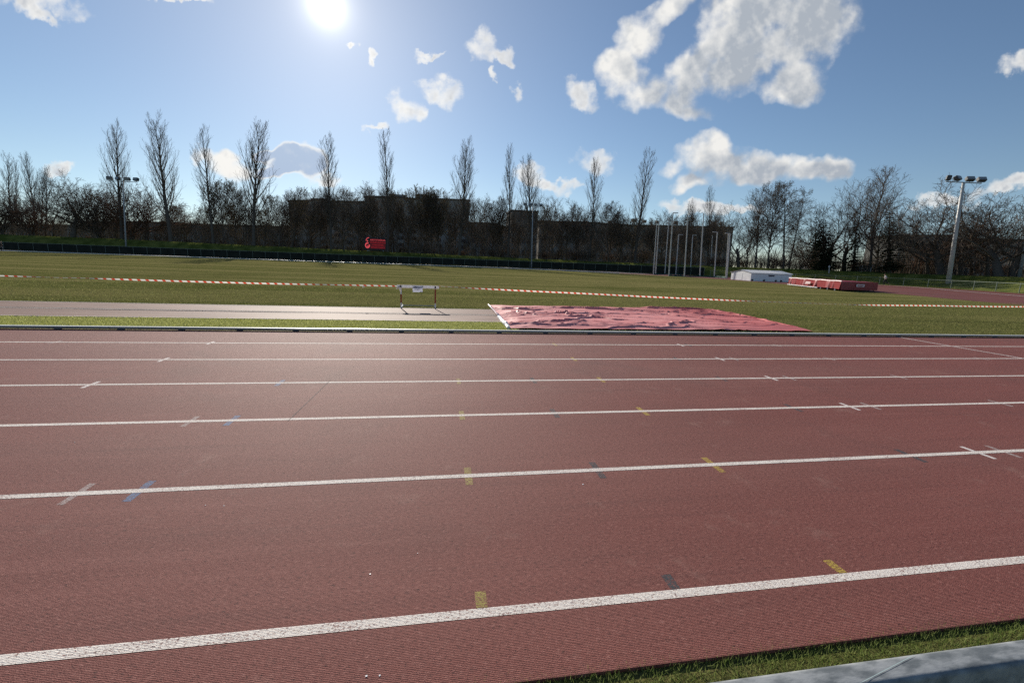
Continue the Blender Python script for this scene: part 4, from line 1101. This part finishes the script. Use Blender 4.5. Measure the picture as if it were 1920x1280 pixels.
# tangle of thin stems between the trunks
N = 17000
bi = NR.integers(0, len(BND)-1, N); fr_ = NR.random((N, 1)); base = BND[bi]+(BND[bi+1]-BND[bi])*fr_+NR.uniform(-1, 1, (N, 2)); of = 10+NR.random(N)**1.3*36
base = base+NRM[bi]*of[:, None]; keep = (base[:, 1] > 25) & (base[:, 0] > -150) & (base[:, 0] < 125); base = base[keep]; n = len(base)
h = NR.uniform(1.5, 5.5, n); le = NR.normal(0, .22, (n, 2)); sg_ = []
for i in range(n):
    x, y = base[i]; z0 = hp(x)-.1; a = (x, y, z0); b2 = (x+le[i,0]*h[i]*.5, y+le[i,1]*h[i]*.5, z0+h[i]*.55); c = (x+le[i,0]*h[i]*1.2+NR.normal(0,.2), y+le[i,1]*h[i]*1.2, z0+h[i])
    sg_.append((0, a, b2, .045, .03)); sg_.append((0, b2, c, .03, .015))
    e = (b2[0]+NR.normal(0, .7), b2[1]+NR.normal(0, .7), b2[2]+h[i]*.35); sg_.append((0, b2, e, .022, .012))
tag(seg_mesh('undergrowth', sg_, 3, M['twig'], None), 'dark tangle of thin stems under the bank trees', 'undergrowth', kind='stuff')

# ================================================================== buildings behind the trees
def building(name, secs, Yd, depth, mat, label, wins=None, bumps=(), lo_z=0.0):
    # secs: (px0, px1, top_y at px0, top_y at px1); walls stand at world distance Yd
    c = PY((secs[0][0]+secs[-1][1])/2, hor(900), Yd); O_ = Vector((c.x, Yd, lo_z)); root = tag(empty(name, O_), label, 'building', 'buildings behind the trees')
    for (p0, p1, t0, t1) in secs:
        a, b2 = PY(p0, t0, Yd), PY(p1, t1, Yd); w = MB(); r_ = MB()
        x0, x1 = a.x-O_.x, b2.x-O_.x; za, zb = a.z-.5-lo_z, b2.z-.5-lo_z
        n_ = len(w.v); w.v += [(x0,0,0),(x1,0,0),(x1,depth,0),(x0,depth,0),(x0,0,za),(x1,0,zb),(x1,depth,zb),(x0,depth,za)]
        w.f += [(0,1,5,4),(1,2,6,5),(2,3,7,6),(3,0,4,7)]; w.build('wall', M[mat], root)
        e = .25; r_.v += [(x0-e,-e,za),(x1+e,-e,zb),(x1+e,depth+e,zb),(x0-e,depth+e,za),(x0-e,-e,za+.5),(x1+e,-e,zb+.5),(x1+e,depth+e,zb+.5),(x0-e,depth+e,za+.5)]
        r_.f += [(3,2,1,0),(4,5,6,7),(0,1,5,4),(1,2,6,5),(2,3,7,6),(3,0,4,7)]; ro = r_.build('roof', M['roofing'], root)
        for (bp_, bw, bh) in bumps:
            if p0 <= bp_ <= p1:
                q = PY(bp_, (t0+t1)/2, Yd); MB().box((q.x-O_.x, depth*.3, max(za, zb)+.5+bh/2), (bw, 1.2, bh)).build('chimney', M[mat], ro)
    if wins:
        zt_ = min(PY(s_[0], s_[2], Yd).z for s_ in secs)-lo_z; x0 = PY(secs[0][0], secs[0][2], Yd).x-O_.x; x1 = PY(secs[-1][1], secs[-1][3], Yd).x-O_.x
        rows, cols = wins; pm = None; sp_ = (zt_-3)/rows
        for i in range(rows):
            for j in range(cols):
                if pm is None:
                    pm = MB().box((0,-.012,0), (min(2.2, (x1-x0)/cols*.55), .03, sp_*.5)).build('window', M['pane'], root); q = pm
                else: q = pm.copy(); COL.objects.link(q); q.parent = root
                q.location = (x0+(x1-x0)*(j+.5)/cols, 0, 2.2+sp_*(i+.6))
    return root
building('apartment_block', [(540,584,375,374.5),(584,610,372,372),(610,683,375.5,377),(683,700,367,367.5),(700,760,367,369),(760,845,370.5,372.5),(845,880,372.5,374.5)], 178, 14, 'concrete', 'long dark apartment block behind the tall poplars', (7,14), ((745,6,1.2),(790,5,1.5)))
building('low_block', [(880,938,416,418),(938,964,420,432)], 176, 12, 'concrete2', 'low dark block joining the right end of the apartment block', (3,5))
building('dark_gabled_house', [(959,1009,393,396)], 168, 12, 'concrete2', 'dark square house behind the middle floodlight mast', (4,5))
building('terrace_block', [(1012,1110,413,416),(1110,1180,416,421),(1180,1376,421,425)], 172, 12, 'concrete2', 'long low dark terrace with chimneys behind the throwing cage', (3,24), ((1195,1.6,1.2),(1215,1.4,1.1),(1150,1.5,1.2),(1240,1.4,1.1),(1275,1.5,1.3),(1348,1.5,1.6)))
building('long_shed', [(-90,150,419,421),(150,330,414,416),(330,540,418,424)], 190, 14, 'concrete2', 'long low dark building behind the left trees', (2,22))
building('right_block', [(1690,1790,440,440),(1790,1960,447,449)], 128, 12, 'concrete2', 'low grey building behind the trees on the right', (3,20))

# ================================================================== lit scoreboard
Yb = 119.5; bz0 = hp(-10)
pa, pb = PY(683,444.5,Yb), PY(724,468.5,Yb)
xc_, zc_ = (pa.x+pb.x)/2, (pa.z+pb.z)/2-.05; bw, bh = pb.x-pa.x, pa.z-pb.z
root = tag(empty('scoreboard', (xc_, Yb, bz0-.05)), 'black electronic scoreboard with glowing red letters on the far bank', 'scoreboard')
zc_ -= bz0-.05
MB().box((0,.2,zc_), (bw+.3, .38, bh+.3)).build('cabinet', M['black'], root, bevel=.03)
for sx in (-1, 1): MB().box((sx*bw*.36,.25,(zc_-bh/2-.15)/2), (.22,.22,zc_-bh/2-.15)).build('leg', M['pole'], root)
def emis(name, c, s):
    mt = bpy.data.materials.new(name); mt.use_nodes = True; b = mt.node_tree.nodes['Principled BSDF']; b.inputs['Base Color'].default_value = (.02,0,0,1)
    b.inputs['Emission Color'].default_value = c4(c); b.inputs['Emission Strength'].default_value = s; return mt
M['led'] = emis('red_led', (1,.03,.05), .24); M['ledhot'] = emis('bright_red_led', (1,.11,.13), .50); M['leddim'] = emis('dim_red_led', (.30,.0,.01), .10)
dp = MB().box((.0,-.012,zc_), (bw, .02, bh)).build('display', M['black'], root)
gb = MB().box((bw*.12,-.026,zc_-.05), (bw*.70, .006, bh*.84)).build('lit_field', M['leddim'], dp)
def text_mesh(body, size, width, x, z, mat, parent, name='lettering'):
    cu = bpy.data.curves.new('t', 'FONT'); cu.body = body; cu.size = size; cu.align_x = 'CENTER'; cu.align_y = 'CENTER'; cu.extrude = .003; cu.offset = 0
    to = bpy.data.objects.new('t', cu); COL.objects.link(to); dg = bpy.context.evaluated_depsgraph_get()
    me = bpy.data.meshes.new_from_object(to.evaluated_get(dg)); bpy.data.objects.remove(to); xs = [v_.co.x for v_ in me.vertices]; sc = width/(max(xs)-min(xs))
    me.transform(Matrix.Translation((x, -.04, z)) @ Matrix.Rotation(R(90), 4, 'X') @ Matrix.Diagonal((sc, 1, 1, 1))); me.materials.clear()
    return link_mesh(name, me, mat, parent)
for k_, (tx_, wd_, mat_) in enumerate((('AKTYWNA',.72,'ledhot'),('WARSZAWA',.74,'led'),('OSRODEK',.54,'led'),('SPORTOWY',.64,'led'))):
    text_mesh(tx_, bh*.165, bw*wd_, bw*.12, zc_+bh*(.30-.205*k_), M[mat_], dp)
em = MB(); ec = Vector((-bw*.36, -.04, zc_-bh*.16)); 
def arc(mb, c, r, w, a0, a1, n_=24):
    for i in range(n_):
        a, b2 = R(a0+(a1-a0)*i/n_), R(a0+(a1-a0)*(i+1)/n_)
        f = lambda t, q: c+Vector((math.cos(t)*q*.92, 0, math.sin(t)*q*1.08))
        mb.quad(f(a, r-w), f(b2, r-w), f(b2, r), f(a, r))
arc(em, ec, bw*.125, bw*.055, -300, 20); arc(em, ec+Vector((bw*.03,0,-bh*.02)), bw*.055, bw*.03, -200, 60, 14)
arc(em, ec+Vector((0,0,bh*.36)), bw*.035, bw*.034, 0, 360, 12)
arc(em, ec+Vector((bw*.07,0,bh*.36)), bw*.16, bw*.03, 85, 175, 12)
em.build('emblem', M['ledhot'], dp)

# ================================================================== people
M['skin'] = noisy('skin', (.42,.26,.19), (.48,.30,.22), 6, .55, .4)
M['shirt'] = noisy('white_shirt', (.62,.63,.62), (.72,.73,.72), 8, .8, .2)
M['dark'] = noisy('dark_sportswear', (.015,.016,.02), (.03,.03,.036), 8, .8, .2)
M['greycloth'] = noisy('grey_stripe_cloth', (.35,.35,.38), (.42,.42,.45), 8, .8, .2)
M['hair'] = noisy('dark_hair', (.02,.016,.012), (.04,.03,.022), 20, .7, .3)
def skin_obj(name, V, E, rad, mat, parent, root_i=0, sub=1):
    me = bpy.data.meshes.new(name); me.from_pydata([tuple(v) for v in V], E, []); o = link_mesh(name, me, mat, parent)
    md = o.modifiers.new('skin', 'SKIN'); sv_ = me.skin_vertices[0].data
    for i, r_ in enumerate(rad):
        sv_[i].radius = r_ if isinstance(r_, tuple) else (r_, r_); sv_[i].use_root = (i == root_i)
    s_ = o.modifiers.new('sub', 'SUBSURF'); s_.levels = s_.render_levels = sub; md.use_smooth_shade = True
    return o
def runner(loc, rz, scale, top, bottom, label, lean=.22, stripe=False):
    root = tag(empty('person', loc, rz), label, 'person'); root.scale = (scale,)*3
    # x is the running direction, y to the side
    L = lambda z: (z-.95)*lean
    V = [(0,0,.93),(L(1.1),0,1.10),(L(1.3),0,1.30),(L(1.44),0,1.44),(L(1.52)+.02,0,1.52),(L(1.62)+.05,0,1.60),(L(1.7)+.05,0,1.71)]
    E = [(i, i+1) for i in range(6)]; rad = [(.15,.115),(.13,.10),(.155,.11),(.11,.08),(.052,.055),(.085,.098),(.07,.085)]
    def limb(start, pts, rr__):
        prev = start
        for p_, r_ in zip(pts, rr__):
            V.append(p_); rad.append(r_); E.append((prev, len(V)-1)); prev = len(V)-1
        return prev
    for s_, el, wr in ((1,(-.20,.25,1.16),(.06,.24,1.10)),(-1,(.02,-.25,1.14),(.27,-.20,1.24))):
        h = limb(3, [(L(1.42),s_*.17,1.42),(L(1.2)+el[0],el[1],el[2]),wr,(wr[0]+.07,wr[1]-.01*s_,wr[2]+.03)], [.055,.042,.028,(.032,.018)])
        w0 = V[h]
        for f_ in range(4):
            limb(h, [(w0[0]+.045-.004*f_,w0[1]+(-.024+.016*f_),w0[2]+.008),(w0[0]+.075-.006*abs(f_-1),w0[1]+(-.026+.017*f_),w0[2]-.012)], [.0095,.008])
        limb(h, [(w0[0]+.01,w0[1]-.035*s_,w0[2]+.02),(w0[0]+.035,w0[1]-.042*s_,w0[2]+.015)], [.011,.009])
    l1 = [(.0,.09,.88),(.24,.10,.55),(.02,.10,.13),(.15,.10,.05)]; l2 = [(.0,-.09,.88),(-.10,-.10,.48),(-.44,-.10,.36),(-.50,-.10,.24)]
    for pts in (l1, l2): limb(0, pts, [.095,.062,.042,(.045,.035)])
    body = skin_obj('body', V, E, rad, M['skin'], root, 0, 1)
    def cloth(name, pts, rr__, mat):
        return skin_obj(name, pts, [(i, i+1) for i in range(len(pts)-1)], rr__, M[mat], body)
    sh_ = [(0,0,.90),(L(1.1),0,1.10),(L(1.3),0,1.30),(L(1.44),0,1.45),(L(1.42),.18,1.42),(L(1.2)-.14,.235,1.22),(L(1.42),-.18,1.42),(L(1.2)+.01,-.235,1.22)]
    skin_obj('shirt', sh_, [(0,1),(1,2),(2,3),(3,4),(4,5),(3,6),(6,7)], [(.165,.13),(.15,.12),(.175,.13),(.12,.095),.075,.062,.075,.062], M[top], body)
    skin_obj('trousers', [(0,0,.97)]+l1[:3]+l2[:3], [(0,1),(1,2),(2,3),(0,4),(4,5),(5,6)], [(.16,.125),.11,.078,.058,.11,.078,.058], M[bottom], body)
    for pts in (l1, l2):
        a, b2 = Vector(pts[2]), Vector(pts[3]); a = a.lerp(b2, .35); skin_obj('shoe', [a, b2, b2+(b2-a)*.5], [(0,1),(1,2)], [.055,.05,.04], M['black'], body)
    skin_obj('hair', [(L(1.66)-.005,0,1.64),(L(1.72)+.03,0,1.745)], [(0,1)], [.085,.085], M['hair'], body)
    if stripe:
        for pts in (l1, l2):
            a, b2, c = [Vector(q)+Vector((.0,.0,0)) for q in pts[:3]]
            MB().tube([a+Vector((.10,0,0)), b2+Vector((.08,0,0)), c+Vector((.06,0,0))], .022, 6).build('side_stripe', M['greycloth'], body)
        MB().tube([(L(1.3)-.1,-.12,1.40),(L(1.3),-.14,1.46),(L(1.3)+.1,-.10,1.40)], .04, 6).build('shoulder_stripe', M['greycloth'], body)
    return root
g = G(1659, 534.2); runner((g.x-1.2, g.y-1.0, -.01), R(135), .95, 'shirt', 'dark', 'runner in a white top and dark trousers on the far bend')
g = G(2, 471.2); runner((g.x, g.y, -.016), R(-8), 1.0, 'dark', 'dark', 'person in dark striped sportswear at the left picture edge', .3, True)

# ================================================================== park edge behind the far bend
M['grey'] = noisy('grey_panel', (.16,.17,.18), (.22,.23,.24), 2, .7, .3)
M['carwhite'] = newmat('white_car_paint', (.62,.64,.66), .3, .6)[0]
M['signred'] = newmat('sign_red', (.45,.06,.05), .5, .4)[0]
M['sky_blue'] = newmat('pale_blue_cloth', (.42,.46,.70), .6, .3)[0]
def spot(px, off):
    r_ = range_at(px, off); p = PR(px, hor(px), r_); p.z = hp(p.x)-.05; return p, r_
def span(name, px0, px1, off, h, label, mat, nposts, panel=True, postmat='whitepaint'):
    a, _ = spot(px0, off); b2, _ = spot(px1, off); root = tag(empty(name, a), label, 'fence', 'fences at the park edge'); d_ = b2-a; L = d_.length; an = math.atan2(d_.y, d_.x)
    if panel: MB().box(tuple(d_/2+Vector((0,0,h*.5))), (L, .05, h*.84), an).build('panel', M[mat], root)
    MB().tube([Vector((0,0,h)), d_+Vector((0,0,h))], .03, 5).build('top_rail', M[postmat], root)
    for i in range(nposts+1): MB().tube([d_*(i/nposts)+Vector((0,-.06,0)), d_*(i/nposts)+Vector((0,-.06,h))], .05, 6).build('post', M[postmat], root)
span('panel_fence', 1602, 1664, 24, 1.5, 'grey panel fence behind the two upright posts', 'grey', 5)
span('panel_fence', 1674, 1722, 22, 1.4, 'pale grey panel fence left of the road sign', 'grey', 5)
span('panel_fence', 1742, 1776, 22, 1.5, 'grey panel fence left of the near floodlight mast', 'grey', 3)
span('panel_fence', 1786, 1812, 22, 1.5, 'grey panel fence right of the near floodlight mast', 'grey', 3)
span('garden_fence', 1418, 1468, 26, 1.9, 'pale post fence behind the white shelter', 'grey', 7, False)
span('garden_fence', 1478, 1512, 26, 1.6, 'pale post fence left of the white parked car', 'grey', 5, False)
span('garden_fence', 1540, 1560, 26, 1.6, 'pale post fence right of the white parked car', 'grey', 3, False)
def car(px, off, rz, label, mat):
    p, _ = spot(px, off); root = tag(empty('parked_car', p, rz), label, 'car')
    prof = [(-2.1,.25),(2.1,.25),(2.15,.62),(1.95,.80),(1.05,.92),(.45,1.42),(-1.1,1.46),(-1.75,1.0),(-2.1,.9)]
    mb = MB(); k = len(prof); mb.v = [(x,-.82,z) for x, z in prof]+[(x,.82,z) for x, z in prof]
    mb.f = [tuple(range(k)), tuple(range(2*k-1, k-1, -1))]+[(i, k+i, k+(i+1)%k, (i+1)%k) for i in range(k)]; mb.build('body', M[mat], root, bevel=.05)
    for sy in (-1, 1):
        w = MB(); w.v = [(x, sy*.835, z) for x, z in ((.95,.95),(.42,1.36),(-1.05,1.40),(-1.6,1.0))]; w.f = [(0,1,2,3)]; w.build('window', M['pane'], root)
        for x in (-1.3, 1.3): 
            wh = MB().tube([(x, sy*.70, .31), (x, sy*.86, .31)], .31, 14).build('wheel', M['black'], root)
            MB().tube([(x, sy*.86, .31), (x, sy*.875, .31)], .19, 12).build('rim', M['pole'], wh)
    return root
car(1517, 24, R(70), 'white parked car between the garden fences', 'carwhite')
car(1532, 27, R(20), 'pale grey parked car beside the white one', 'grey')
p, r_ = spot(1724, 24); t = PR(1725, 494.5, r_); root = tag(empty('road_sign', p), 'round red rimmed sign on a white post by the park fence', 'sign')
h = max(1.6, t.z-p.z); MB().tube([(0,0,0),(0,0,h-.2)], .07, 8).build('post', M['whitepaint'], root)
sg = MB().tube([(0,-.09,h),(0,-.12,h)], .36, 20).build('sign_plate', M['signred'], root); MB().tube([(0,-.121,h),(0,-.13,h)], .22, 18).build('sign_face', M['hem'], sg)
p, r_ = spot(1737, 24)
root = tag(empty('cloth_banner', p), 'pale blue cloth heap lying over the park fence', 'cloth'); vs = []; fs = []
for i in range(13):
    for j in range(5): vs.append((-.9+.15*i, -.1+.1*math.sin(i*1.3), .55+.22*j+.12*math.sin(i*.9+j)))
for i in range(12):
    for j in range(4): fs.append((i*5+j, i*5+j+5, i*5+j+6, i*5+j+1))
pydata('cloth', vs, fs, M['sky_blue'], root, True); MB().box((0,.12,.5), (2.4,.06,1.0)).build('support', M['grey'], root)
a, r_ = spot(1899, 20); b2, _ = spot(1932, 20); root = tag(empty('small_goal', a), 'small white framed goal at the right picture edge', 'goal'); dd = b2-a
MB().tube([O, Vector((0,0,1.5)), dd+Vector((0,0,1.5)), dd], .055, 8).build('frame', M['whitepaint'], root)
mb = MB(); bk = Vector((dd.y, -dd.x, 0)).normalized()*-1.0
for i in range(15):
    p0 = dd*(i/14); mb.tube([p0+Vector((0,0,1.48)), p0+bk*.5+Vector((0,0,1.3)), p0+bk], .012, 3, False)
for j in range(7):
    z = j*.22; o_ = bk*(1-.5*j/6.5); mb.tube([o_+Vector((0,0,z)), dd+o_+Vector((0,0,z))], .012, 3, False)
mb.build('net', M['mesh'], root)
